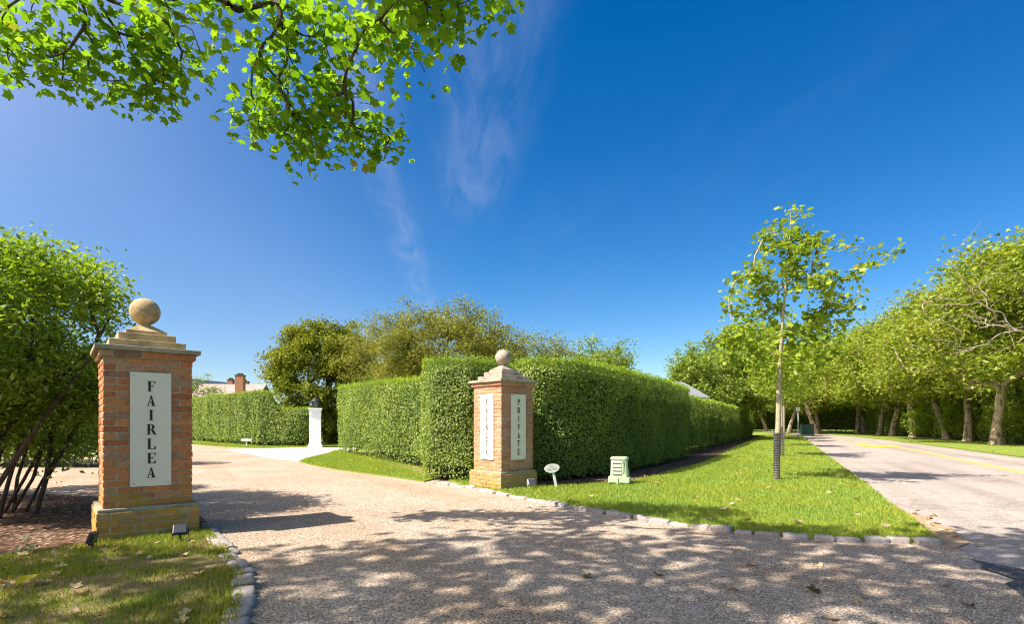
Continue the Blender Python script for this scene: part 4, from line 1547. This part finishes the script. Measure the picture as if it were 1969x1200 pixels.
# ends of the hanging boughs, in metres
BOUGHS = [(-4.58, 4.99, 5.04), (-4.21, 5.01, 5.01), (-3.77, 5.00, 5.03), (-3.35, 5.01, 5.01), (-2.92, 5.02, 5.00), (-2.54, 5.03, 4.98), (-2.14, 5.01, 5.01), (-1.76, 5.01, 5.01),
          (-1.37, 5.00, 5.03), (-4.78, 5.15, 4.80), (-4.40, 5.17, 4.77), (-3.93, 5.15, 4.80), (-3.55, 5.17, 4.77), (-3.14, 5.15, 4.80), (-2.75, 5.16, 4.78), (-2.41, 5.18, 4.75),
          (-2.06, 5.17, 4.77), (-1.71, 5.16, 4.78), (-1.26, 5.13, 4.83), (-1.02, 5.19, 4.74), (-4.57, 5.28, 4.59), (-4.28, 5.34, 4.48), (-3.93, 5.31, 4.54), (-3.61, 5.36, 4.45),
          (-3.41, 5.38, 4.41), (-2.60, 5.35, 4.47), (-2.25, 5.33, 4.50), (-1.86, 5.32, 4.52), (-1.63, 5.38, 4.41), (-2.56, 5.44, 4.31), (-2.22, 5.45, 4.29), (-1.86, 5.46, 4.27),
          (-1.63, 5.47, 4.25), (-1.36, 5.44, 4.31), (-2.23, 5.54, 4.12), (-1.95, 5.55, 4.10), (-2.04, 5.60, 4.00), (-1.01, 5.03, 4.98)]
LOW_BOUGH = [(-0.75, 4.20, 4.44), (-0.54, 4.20, 4.43), (-0.42, 4.20, 4.50), (-0.60, 4.20, 4.34)]
VIS = [(a, b + r_.normal(0, .2), c) for a, b, c in BOUGHS] + LOW_BOUGH
vis_t = clumps(VIS, 5, .12, r_)
# the rest of the crown, above and behind the view; its shade falls across the drive
SH = .84
canopy = []
while len(canopy) < 900:
    sx, sy, hz = r_.uniform(-6.0, 7.5), r_.uniform(-1.0, 8.0), r_.uniform(6.0, 11.0)
    if sy > 5.9 - .05 * abs(sx - 2.5) or (sx < -1.6 and sy > 4.8) or (sx < -2.4 and 3.1 < sy < 3.95 and r_.random() < .75):
        continue
    x, y = sx + TO_SUN_H.x * hz * SH, sy + TO_SUN_H.y * hz * SH
    if y > .3 and (hz - EYE) / y < .85 and abs(x) / y < .95:     # the crown's underside rises towards the drive
        continue
    if sines(np.array([[x, y, hz]]), 604, 1.1)[0] < -.45:
        continue
    canopy.append((x, y, hz))
tr = [(0, 0, -.1), (0, 0, .3), (.05, .1, 1.3), (.15, .25, 2.5), (.2, .4, 3.7), (.3, .8, 4.8), (.3, 1.2, 6.0)]
tr = [(a + CAM_TREE[0], b + CAM_TREE[1], c) for a, b, c in tr]
res = tree_meshes([tr], [[.5, .40, .35, .33, .30, .24, .16]], np.concatenate([np.array(canopy), vis_t]), 601, r_tip=.0042, pw=.46, leaves=1, spread=.1, leaf=.13, step=.22, k0=4, up=.10, rmax=.075, wob=.035, bend=.3)
tm, bm_, _, r_ = res
ot = empty('plane_tree', (0, 0, 0))
tag(ot, 'overhanging plane tree whose leafy branches fill the top left of the sky', 'tree')
link('trunk', tm[0], M['plane_bark'], ot)
tag(link('branches', bm_, M['dark_bark'], ot), kind='stuff')


def leafset(T, per, spread, smin, smax):
    n = len(T) * per
    P = np.repeat(T, per, axis=0) + np.clip(r_.normal(0, 1, (n, 3)), -1.5, 1.5) * spread
    N = r_.normal(0, .55, (n, 3)) + np.array([0, 0, .75])
    D = r_.normal(0, .7, (n, 3)) - np.array([0, 0, .55])
    return P, N, D, r_.uniform(smin, smax, n)


P, N, D, S = leafset(vis_t, 15, .125, .045, .102)
fr = P[:, 1] > 3
# the largest leaves in view are separate parts, the others one mass
order = np.argsort(-(S / P[:, 1]))
big, rest = order[:300], order[300:]
lv = []
for k in range(5):
    V_ = LOBE_V.copy()
    V_[1:, 2] += np.random.default_rng(700 + k).normal(0, .05, 11)
    me = np_mesh('leaf', V_, LOBE_F, rnd=np.full(len(LOBE_F), .1 + .2 * k))
    me.materials.append(M['plane_leaf'])
    lv.append(me)
for i in big:
    n_ = Vector(N[i]).normalized()
    d_ = Vector(D[i])
    d_ = (d_ - n_ * d_.dot(n_)).normalized()
    x_ = d_.cross(n_)
    o = link('leaf', lv[i % 5], None, ot)
    o.matrix_local = Matrix.Translation(P[i]) @ Matrix((x_, d_, n_)).transposed().to_4x4() @ Matrix.Scale(S[i], 4)
P2_, N2_, D2_, S2_ = leafset(np.array(canopy), 15, .27, .11, .18)
me = leaf_mesh('crown', np.concatenate([P[rest], P2_]), np.concatenate([N[rest], N2_]), np.concatenate([D[rest], D2_]), np.concatenate([S[rest], S2_]), LOBE_V, LOBE_F, r_)
tag(link('crown', me, M['plane_leaf'], ot), kind='stuff')
# hanging seed balls
sb = bmesh.new()
bmesh.ops.create_icosphere(sb, subdivisions=2, radius=.014)
sbm = bm_mesh('seed_ball', sb, True)
for p in ((-1.48, 5.40, 4.04), (-1.53, 5.40, 4.08), (-1.36, 5.40, 4.10), (-1.41, 5.40, 4.04)):
    link('seed_ball', sbm, M['dark_bark'], ot, p)

# ------------------------------------------------------------------ buildings beyond the hedges


def gable(name, label, loc, rz, w, d, wall_h, ridge_h, over, roofmat, wallmat):
    """house body w (x) by d (y), ridge along x"""
    root = empty(name, (loc[0], loc[1] * KY, 0), rz)
    tag(root, label, 'building')
    bm = bmesh.new()
    pts = [(-d / 2, 0), (d / 2, 0), (d / 2, wall_h), (0, ridge_h - .12), (-d / 2, wall_h)]
    a = [bm.verts.new((-w / 2, p[0], p[1])) for p in pts]
    b = [bm.verts.new((w / 2, p[0], p[1])) for p in pts]
    bm.faces.new(a[::-1])
    bm.faces.new(b)
    for i in range(5):
        bm.faces.new((a[i], a[(i + 1) % 5], b[(i + 1) % 5], b[i]))
    link('wall', bm_mesh('wall', bm), wallmat, root)
    bm = bmesh.new()
    sl = (ridge_h - wall_h) / (d / 2)
    prof = [(-d / 2 - over, wall_h - sl * over), (0, ridge_h), (d / 2 + over, wall_h - sl * over), (d / 2 + over, wall_h - sl * over - .18), (0, ridge_h - .2), (-d / 2 - over, wall_h - sl * over - .18)]
    a = [bm.verts.new((-w / 2 - over, p[0], p[1])) for p in prof]
    b = [bm.verts.new((w / 2 + over, p[0], p[1])) for p in prof]
    bm.faces.new(a[::-1])
    bm.faces.new(b)
    for i in range(6):
        bm.faces.new((a[i], a[(i + 1) % 6], b[(i + 1) % 6], b[i]))
    rf = link('roof', bm_mesh('roof', bm), roofmat, root)
    return root, rf


hs_, rf = gable('house', 'pink-brown roofed house with brick chimneys beyond the far left hedge', (-38.2, 80), R(6), 7.6, 9, 4.0, 6.6, .5, M['roof'], M['house_wall'])


def chimney(parent, x, y, w, d, z0, z1, nm='chimney'):
    bm = bmesh.new()
    add_box(bm, x - w / 2, x + w / 2, y - d / 2, y + d / 2, z0, z1)
    o = link(nm, bm_mesh(nm, bm), M['chimney'], parent)
    bm = bmesh.new()
    add_box(bm, x - w * .56, x + w * .56, y - d * .56, y + d * .56, z1 - .12, z1)
    add_box(bm, x - w * .30, x + w * .30, y - d * .3, y + d * .3, z1 - .05, z1 + .22)
    link('chimney_pot', bm_mesh('chimney_pot', bm), M['chimney_dark'], o)
    return o


chimney(hs_, 2.2, -3.6, 1.05, .8, 3.0, 7.55)
chimney(hs_, -.5, .3, .7, .7, 5.5, 7.25)
chimney(hs_, 1.0, .6, 1.4, .6, 5.5, 7.05)
for x in (-2.6, -.6, 3.4):
    wd = link('window', box_mesh('window', x - .5, x + .5, -4.56, -4.44, 1.2, 2.7), M['white_paint'], hs_)
    link('pane', box_mesh('pane', x - .42, x + .42, -4.58, -4.55, 1.28, 2.62), M['window'], wd)
h2, rf2 = gable('house', 'grey roofed house wing at the left, half hidden by the small tree', (-43.5, 82), R(80), 9, 5, 4.6, 7.35, .4, M['grey_roof'], M['house_wall'])
h3, rf3 = gable('outbuilding', 'low grey roofed outbuilding showing over the shaded hedge', (9.75, 36.5), R(14), 1.7, 5.2, 2.8, 3.8, .25, M['grey_roof'], M['house_wall'])
gd = link('door', box_mesh('door', -.5, .5, -2.36, -2.28, 0, 2.1), M['grey_plastic'], h3)

# ------------------------------------------------------------------ white lamp post at the inner gate
lp = empty('lamp_post', (-9.5, 26.14, .01), R(18))
tag(lp, 'white square gate post with a black lantern on top', 'lamp post')
bm = bmesh.new()
add_box(bm, -.33, .33, -.33, .33, 0, .12, .01)
add_box(bm, -.30, .30, -.30, .30, .12, .20, .02)
link('base', bm_mesh('base', bm), M['white_paint'], lp)
bm = bmesh.new()
add_box(bm, -.26, .26, -.26, .26, .20, 1.62, .008)
link('shaft', bm_mesh('shaft', bm), M['white_paint'], lp)
bm = bmesh.new()
add_box(bm, -.28, .28, -.28, .28, 1.60, 1.66, .01)
add_box(bm, -.285, .285, -.285, .285, 1.78, 1.84, .015)
add_box(bm, -.315, .315, -.315, .315, 1.84, 1.90, .012)
add_box(bm, -.265, .265, -.265, .265, 1.66, 1.78, .004)
link('capital', bm_mesh('capital', bm), M['white_paint'], lp)
ln = link('lantern', None or box_mesh('lantern', -.10, .10, -.10, .10, 1.90, 1.96, bevel=.01), M['black_metal'], lp)
ln.location = (0, 0, -.04)
ln.scale = (1.05, 1.05, 1.02)
bm = bmesh.new()
for sx in (-1, 1):
    for sy in (-1, 1):
        add_box(bm, sx * .105 - .012, sx * .105 + .012, sy * .105 - .012, sy * .105 + .012, 1.95, 2.24)
add_lathe(bm, [(.19, 2.235), (.18, 2.26), (.10, 2.34), (.05, 2.37), (.03, 2.40), (.035, 2.43), (.008, 2.46)], 12)
link('lantern_frame', bm_mesh('lantern_frame', bm), M['black_metal'], ln)
link('glass', box_mesh('glass', -.098, .098, -.098, .098, 1.961, 2.236), M['lamp_glass'], ln)

# small white T sign by the far hedge
ts = empty('small_sign', (-13.1, 26.7, .02), R(12))
tag(ts, 'small white sign board on a short post in front of the far left hedge', 'sign')
link('post', box_mesh('post', -.03, .03, -.02, .02, 0, .36, bevel=.004), M['white_paint'], ts)
link('board', box_mesh('board', -.24, .24, -.045, -.021, .28, .40, bevel=.006), M['white_paint'], ts)

# ------------------------------------------------------------------ oval sign on a leaning stake
ov = empty('oval_sign', (.78, 9.44, .04))
ov.rotation_euler = (R(-4), R(-12), R(8))
tag(ov, 'small weathered white oval sign on a leaning white stake beside the orange pillar', 'sign')
bm = bmesh.new()
add_box(bm, -.022, .022, -.012, .012, -.06, .30, .003)
link('stake', bm_mesh('stake', bm), M['oval'], ov)
bm = bmesh.new()
n = 36
add_prism(bm, [(.135 * math.cos(2 * math.pi * i / n) * (1 + .02 * math.sin(6 * math.pi * i / n)), .078 * math.sin(2 * math.pi * i / n)) for i in range(n)], 0, .014)
me = bm_mesh('board', bm)
me.transform(Matrix(((1, 0, 0, 0), (0, 0, -1, 0), (0, 1, 0, 0), (0, 0, 0, 1))))
bd = link('board', me, M['oval'], ov, (-.01, -.013, .36))
bd.rotation_euler = (0, R(4), 0)
r_ = np.random.default_rng(71)
bm = bmesh.new()
for (x0, x1, z0, hh) in ((-.04, .03, .025, .022), (-.085, -.01, -.03, .034), (.005, .085, -.028, .034)):
    x = x0
    while x < x1:
        w_ = r_.uniform(.006, .011)
        add_box(bm, x, x + w_ * .45, -.0175, -.0142, z0, z0 + hh)
        if r_.random() < .7:
            zz = z0 + hh * r_.choice([0, .45, .82])
            add_box(bm, x + w_ * .45, x + w_ * 1.2, -.0172, -.0142, zz, zz + hh * .16)
        x += w_ * 1.75
link('lettering', bm_mesh('lettering', bm), M['grey_ink'], bd)

# ------------------------------------------------------------------ pale green utility pedestal
up = empty('utility_pedestal', (2.02, 10.17, .045), R(-14))
tag(up, 'pale green louvred utility pedestal on the lawn before the shaded hedge', 'utility pedestal')


def rrect(w, d, r0, n=5):
    pts = []
    for cx_, cy_, a0 in ((w / 2 - r0, d / 2 - r0, 0), (-w / 2 + r0, d / 2 - r0, 90), (-w / 2 + r0, -d / 2 + r0, 180), (w / 2 - r0, -d / 2 + r0, 270)):
        for i in range(n + 1):
            a = R(a0 + 90 * i / n)
            pts.append((cx_ + r0 * math.cos(a), cy_ + r0 * math.sin(a)))
    return pts


bm = bmesh.new()
add_prism(bm, rrect(.40, .34, .03), .03, .125)
link('base', bm_mesh('base', bm), M['pale_green'], up)
link('ground_peg', box_mesh('ground_peg', -.055, -.015, -.185, -.171, -.03, .125, bevel=.004), M['pale_green'], up)
bm = bmesh.new()
o1, o2 = rrect(.33, .28, .06), rrect(.30, .255, .06)
a = [bm.verts.new((p[0], p[1], .126)) for p in o1]
b = [bm.verts.new((p[0], p[1], .47)) for p in o2]
m_ = len(a)
for i in range(m_):
    bm.faces.new((a[i], a[(i + 1) % m_], b[(i + 1) % m_], b[i]))
bm.faces.new(b)
bm.faces.new(a[::-1])
link('body', bm_mesh('body', bm), M['pale_green'], up)
bm = bmesh.new()
add_prism(bm, rrect(.33, .285, .07), .455, .485)
add_prism(bm, rrect(.29, .24, .07), .485, .502)
link('lid', bm_mesh('lid', bm), M['pale_green'], up)
for k in range(4):
    z = .185 + k * .068
    y = -.142 + (z - .126) * .037
    bm = bmesh.new()
    q = [(-.125, y - .016, z), (.035, y - .016, z), (.035, y + .01, z + .012), (-.125, y + .01, z + .012), (-.125, y + .004, z + .052), (.035, y + .004, z + .052)]
    vv = [bm.verts.new(p) for p in q]
    bm.faces.new((vv[0], vv[1], vv[2], vv[3]))
    bm.faces.new((vv[1], vv[0], vv[4], vv[5]))
    bm.faces.new((vv[0], vv[3], vv[4]))
    bm.faces.new((vv[1], vv[5], vv[2]))
    bm.faces.new((vv[3], vv[2], vv[5], vv[4]))
    lo_ = link('louvre', bm_mesh('louvre', bm), M['pale_green'], up)
    link('slot', box_mesh('slot', -.122, .032, y - .010, y + .006, z - .009, z - .001), M['slot'], lo_)
link('latch_strip', box_mesh('latch_strip', .052, .085, -.150, -.12, .21, .43, bevel=.004), M['pale_green'], up)
link('latch', box_mesh('latch', .060, .078, -.157, -.149, .40, .415), M['slot'], up)
link('side_bracket', box_mesh('side_bracket', .156, .178, -.06, .05, .14, .27, bevel=.005), M['pale_green'], up)

# ------------------------------------------------------------------ spotlights on spikes


def spotlight(loc, rz, tilt, body, label, sc=1.0):
    root = empty('garden_spotlight', loc, rz)
    root.scale = (sc, sc, sc)
    tag(root, label, 'spotlight', 'small solar spotlights by the pillars')
    bm = bmesh.new()
    add_lathe(bm, [(.010, -.05), (.012, 0), (.012, .075), (.008, .08)], 10)
    link('spike', bm_mesh('spike', bm), M[body], root)
    bm = bmesh.new()
    add_box(bm, -.062, .062, -.024, .024, -.05, .05, .008, 2)
    o = link('housing', bm_mesh('housing', bm), M[body], root, (0, 0, .115), (tilt, 0, 0))
    link('solar_panel', box_mesh('solar_panel', -.053, .053, -.0265, -.0235, -.042, .042), M['solar'], o)
    for sx in (-.0665, .0665):
        link('bracket', box_mesh('bracket', sx - .0035, sx + .0035, -.012, .012, -.06, .01), M[body], root, (0, 0, .115))
    return root


spotlight((-3.20, 5.22, .03), R(25), R(-38), 'black_plastic', 'black solar spotlight in the grass at the right foot of the left pillar')
spotlight((-3.80, 4.90, .02), R(-70), R(-20), 'black_plastic', 'black solar spotlight at the left corner of the left pillar, seen edge on')
spotlight((.33, 9.33, .04), R(20), R(-35), 'grey_plastic', 'pale grey solar spotlight at the foot of the orange pillar', 1.05)

# yellow marker flag in the left grass
fl = empty('marker_flag', (-3.42, 3.72, .02), R(20))
fl.scale = (.8, .8, .8)
tag(fl, 'yellow plastic marker flag stuck in the grass at lower left', 'flag')
T = Tubes()
T.add([(0, 0, -.05), (.004, 0, .05), (.012, 0, .125)], [.0022] * 3, 5)
link('wire', T.mesh('wire'), M['wire'], fl)
bm = bmesh.new()
g = {}
nx, ny = 8, 5
pts = lambda u_, v_: (.012 + .155 * u_ * (1 - .15 * v_), .012 * math.sin(3.5 * u_), .118 - v_ * (.075 * (1 - .75 * u_)) + .01 * u_)
for i in range(nx + 1):
    for j in range(ny + 1):
        g[i, j] = bm.verts.new(pts(i / nx, j / ny))
for i in range(nx):
    for j in range(ny):
        bm.faces.new((g[i, j], g[i + 1, j], g[i + 1, j + 1], g[i, j + 1]))
me = bm_mesh('pennant', bm)
o = link('pennant', me, M['flag'], fl)
sm = o.modifiers.new('thick', 'SOLIDIFY')
sm.thickness = .001

# grey post with a small box at the road side, dark green cabinet behind
pp = empty('road_post', (23.7, 44.8, 0))
tag(pp, 'thin grey post with a small white box on top beside the far road', 'post')
bm = bmesh.new()
add_lathe(bm, [(.07, 0), (.06, .05), (.055, 2.1), (.055, 2.2)], 10)
link('pole', bm_mesh('pole', bm), M['post_grey'], pp)
link('box', box_mesh('box', -.13, .13, -.10, .10, 2.2, 2.5, bevel=.02), M['white_paint'], pp)
gc = empty('green_cabinet', (29.3, 53.7, 0), R(-20))
tag(gc, 'dark green utility cabinet beside the far end of the road', 'cabinet')
link('body', box_mesh('body', -.55, .55, -.4, .4, .1, 1.05, bevel=.02), M['green_box'], gc)
link('plinth', box_mesh('plinth', -.62, .62, -.47, .47, 0, .1), M['post_grey'], gc)
link('lid', box_mesh('lid', -.58, .58, -.43, .43, 1.05, 1.12, bevel=.02), M['green_box'], gc)

# ------------------------------------------------------------------ grass


def blades(name, label_kind, poly, dens_fn, hgt, seed, z0, mat, wid=.006, maxn=200000, avoid=None):
    r_ = np.random.default_rng(seed)
    F = np.asarray(poly, float)
    lo, hi = F.min(0), F.max(0)
    d0 = dens_fn(np.array([[0.0, 4.0]]))[0]
    out = []
    n_try = int(min(6e6, d0 * (hi - lo).prod()))
    for _ in range(max(1, n_try // 500000 + 1)):
        m_ = min(n_try, 500000)
        q = lo + r_.random((m_, 2)) * (hi - lo)
        pr = dens_fn(q) / d0
        q = q[r_.random(m_) < pr]
        q = q[inside(q, F)]
        out.append(q)
        n_try -= m_
        if n_try <= 0:
            break
    q = np.concatenate(out)[:maxn]
    if avoid is not None:
        q = q[~avoid(q)]
    n = len(q)
    dist = np.hypot(q[:, 0], q[:, 1])
    a = r_.random(n) * 6.283
    h_ = hgt * r_.uniform(.5, 1.25, n) * (1 + .35 * sines(np.column_stack([q, q[:, :1] * 0]), seed + 2, 1.2))
    w = wid * r_.uniform(.7, 1.3, n) * np.maximum(1, dist / 6.0)
    lean = r_.normal(0, .45, (n, 2)) * h_[:, None]
    q = q * np.array([1, KY])
    b0 = np.column_stack([q[:, 0] - np.cos(a) * w, q[:, 1] - np.sin(a) * w, np.full(n, z0)])
    b1 = np.column_stack([q[:, 0] + np.cos(a) * w, q[:, 1] + np.sin(a) * w, np.full(n, z0)])
    tp = np.column_stack([q + lean, z0 + h_])
    V = np.stack([b0, b1, tp], axis=1).reshape(-1, 3)
    Fc = np.arange(n * 3).reshape(-1, 3)
    me = np_mesh(name, V, Fc, rnd=r_.random(n))
    o = link(name, me, M[mat])
    tag(o, label_kind, 'grass', kind='stuff')
    return n


ng = blades('grass', 'mown green grass of the road lawn', LAWN_R, lambda q: 5200 * np.minimum(1, (7.0 / np.hypot(q[:, 0], q[:, 1])) ** 2.0), .045, 801, .035, 'grass', .0045, 230000,
            avoid=lambda q: inside(q, np.array(mul)))
ng2 = blades('grass', 'patchy thin grass at the lower left', LAWN_L, lambda q: np.where(q[:, 1] > 2.6, 5200, 300) * np.clip(.80 + .8 * sines(np.column_stack([q, q[:, :1] * 0]), 888, 2.6), .06, 1.3), .045, 802, .028, 'grass_dry', .0042, 110000)
ng3 = blades('grass', 'grass strip in front of the middle hedge', STRIP_B, lambda q: np.full(len(q), 1300.), .05, 803, .025, 'grass', .005, 40000)
ng4 = blades('grass', 'grass of the verge across the road', VERGE[:10], lambda q: np.where((q @ RN < 13) & (q[:, 1] > 12), 420., 0.5), .07, 804, .045, 'grass', .005, 60000)
ng5 = blades('grass', 'grass in front of the far left hedge', FAR_L, lambda q: np.where(q[:, 1] < 34, 420., 30.), .06, 805, .015, 'grass', .004, 30000)

# low weeds in the mulch under the shrub
r_ = np.random.default_rng(820)
q = np.column_stack([r_.uniform(-6.6, -4.1, 900), r_.uniform(4.65, 5.5, 900)])
q = q[(sines(np.column_stack([q, q[:, :1] * 0]), 821, 3.0) > .1) & (q[:, 0] < -4.25)]
P = np.column_stack([np.repeat(q, 5, axis=0) + r_.normal(0, .03, (len(q) * 5, 2)), r_.uniform(.03, .15, len(q) * 5)])
me = leaf_mesh('weeds', P, r_.normal(0, .5, P.shape) + np.array([0, -.2, .8]), r_.normal(0, .6, P.shape), r_.uniform(.03, .07, len(P)), OVAL_V * np.array([1.4, 1, 1]), OVAL_F, r_)
tag(link('weeds', me, M['weed']), 'low weeds in the mulch under the left shrub', 'weeds', kind='stuff')

# loose stones on the gravel close to the viewer
r_ = np.random.default_rng(830)
n = 26000
Yp = 3.0 + 5.5 * r_.random(n) ** 1.5
Xp = (r_.random(n) * 1.9 - .85) * Yp
Q = np.column_stack([Xp, Yp])
ok = (Q @ RN < 1.42 + r_.normal(0, .12, n)) & ~inside(Q, np.array(LAWN_R)) & ~inside(Q, np.array(BED_L))
Q = Q[ok]
n = len(Q)
ico = np.array([(1, 0, 0), (-1, 0, 0), (0, 1, 0), (0, -1, 0), (0, 0, .75), (0, 0, -.75)])
icf = np.array([(0, 2, 4), (2, 1, 4), (1, 3, 4), (3, 0, 4), (2, 0, 5), (1, 2, 5), (3, 1, 5), (0, 3, 5)])
s_ = r_.uniform(.003, .0075, n)
ang = r_.random(n) * 6.28
ca, sa = np.cos(ang), np.sin(ang)
V = ico[None] * (s_[:, None, None] * r_.uniform(.7, 1.3, (n, 1, 3)))
V = np.stack([V[..., 0] * ca[:, None] - V[..., 1] * sa[:, None], V[..., 0] * sa[:, None] + V[..., 1] * ca[:, None], V[..., 2]], axis=-1)
V[..., 0] += Q[:, None, 0]
V[..., 1] += Q[:, None, 1] * KY
V[..., 2] += .007
t = NT('pebble')
at_ = t.n('ShaderNodeAttribute', attribute_name='rnd')
M['pebble'] = t.principled(t.ramp(at_.outputs['Fac'], [(0, (.20, .16, .13)), (.3, (.40, .33, .27)), (.7, (.56, .48, .40)), (1, (.74, .68, .61))]), .85, .2)
me = np_mesh('loose_gravel', V.reshape(-1, 3), (icf[None] + (np.arange(n) * 6)[:, None, None]).reshape(-1, 3), rnd=np.repeat(r_.random(n), 8))
tag(link('loose_gravel', me, M['pebble']), 'loose tan gravel stones scattered over the drive', 'gravel', kind='stuff')

# ------------------------------------------------------------------ fallen leaves
M['fallen'] = mat_leaf('fallen_leaf', (.40, .26, .13), (.62, .46, .28), trans=.2, gloss=.03, tint=(1.1, .9, .6))
M['fallen_green'] = mat_leaf('fallen_olive_leaf', (.12, .11, .03), (.20, .17, .06), trans=.15, gloss=.04)
fl_var = []
for k in range(6):
    r_ = np.random.default_rng(900 + k)
    V_ = LOBE_V.copy()
    V_[:, 1] -= .45
    rr_ = np.hypot(V_[:, 0], V_[:, 1])
    V_[:, 2] = .55 * rr_ ** 2 * (1 if k % 2 else .6) + .18 * np.abs(V_[:, 0]) + r_.normal(0, .05, len(V_))
    V_[:, 0] *= r_.uniform(.6, .95)
    V_[:, 2] -= V_[:, 2].min()
    me = np_mesh('fallen_leaf', V_, LOBE_F, rnd=np.full(len(LOBE_F), r_.random()))
    me.materials.append(M['fallen_green'] if k in (2, 5) else M['fallen'])
    fl_var.append(me)


def fallen(x, y, z, s, k, label, group, seed):
    r_ = np.random.default_rng(seed)
    o = link('fallen_leaf', fl_var[k], None, None, (x, y * KY, z), (r_.normal(0, .25), r_.normal(0, .25), r_.random() * 6.28))
    o.scale = (s, s, s)
    tag(o, label, 'leaf', group)


drive = [(.57, 4.41, 5, 'olive fallen leaf left of the middle of the foreground drive'), (1.11, 4.44, 2, 'curled dark leaf in the middle of the foreground drive'), (2.07, 4.02, 5, 'large olive leaf on the drive left of the brown pair'),
         (1.54, 4.06, 1, 'small brown leaf near the bottom middle of the drive'), (2.33, 3.88, 0, 'pale curled leaf, upper one of the pair on the drive'), (2.26, 3.78, 3, 'reddish brown leaf, lower one of the pair on the drive'),
         (3.10, 4.16, 1, 'brown leaf on the drive nearest the dark asphalt patch'), (2.89, 3.69, 2, 'dark leaf at the lower right of the drive'), (1.90, 3.45, 3, 'brown leaf cut by the bottom edge of the picture'),
         (1.96, 4.77, 4, 'tan leaf on the drive below the stone edging'), (2.51, 4.75, 0, 'light leaf on the drive towards the road corner')]
for i, (x, y, k, lb) in enumerate(drive):
    fallen(x, y, .012, .075 if i != 2 else .10, k, lb, 'fallen leaves on the drive', 910 + i)
r_ = np.random.default_rng(930)
k = 0
while k < 36:
    y = r_.uniform(5.8, 13)
    x = r_.uniform(.5, 9)
    p = np.array([[x, y]])
    if inside(p, np.array(LAWN_R))[0] and not inside(p, np.array(mul))[0]:
        fallen(x, y, .07, r_.uniform(.06, .10), r_.choice([0, 1, 3, 4]), 'one of the brown leaves scattered on the road lawn', 'brown leaves scattered on the road lawn', 940 + k)
        k += 1
k = 0
while k < 44:
    y, x = r_.uniform(3.3, 5.6), r_.uniform(-4.6, -1.8)
    p = np.array([[x, y]])
    if inside(p, np.array(LAWN_L))[0]:
        fallen(x, y, .045, r_.uniform(.05, .095), r_.choice([0, 1, 3, 4]), 'one of the dry tan leaves lying in the patchy grass', 'dry leaves in the patchy front grass', 1000 + k)
        k += 1
k = 0
while k < 14:
    t_ = r_.uniform(6.9, 9.5)
    p = rp(1.5 + abs(r_.normal(0, .10)), t_)
    fallen(p[0], p[1], .014, r_.uniform(.05, .09), r_.choice([0, 1, 3, 4]), 'one of the dry leaves gathered along the edge of the road', 'dry leaves along the road edge', 1050 + k)
    k += 1
fallen(5.35, 7.35, .008, .09, 4, 'single yellow brown leaf out on the road surface', 'dry leaves along the road edge', 1099)
print('blades', ng, ng2, ng3, ng4, ng5)
print('tris', sum(len(m.polygons) for m in bpy.data.meshes))
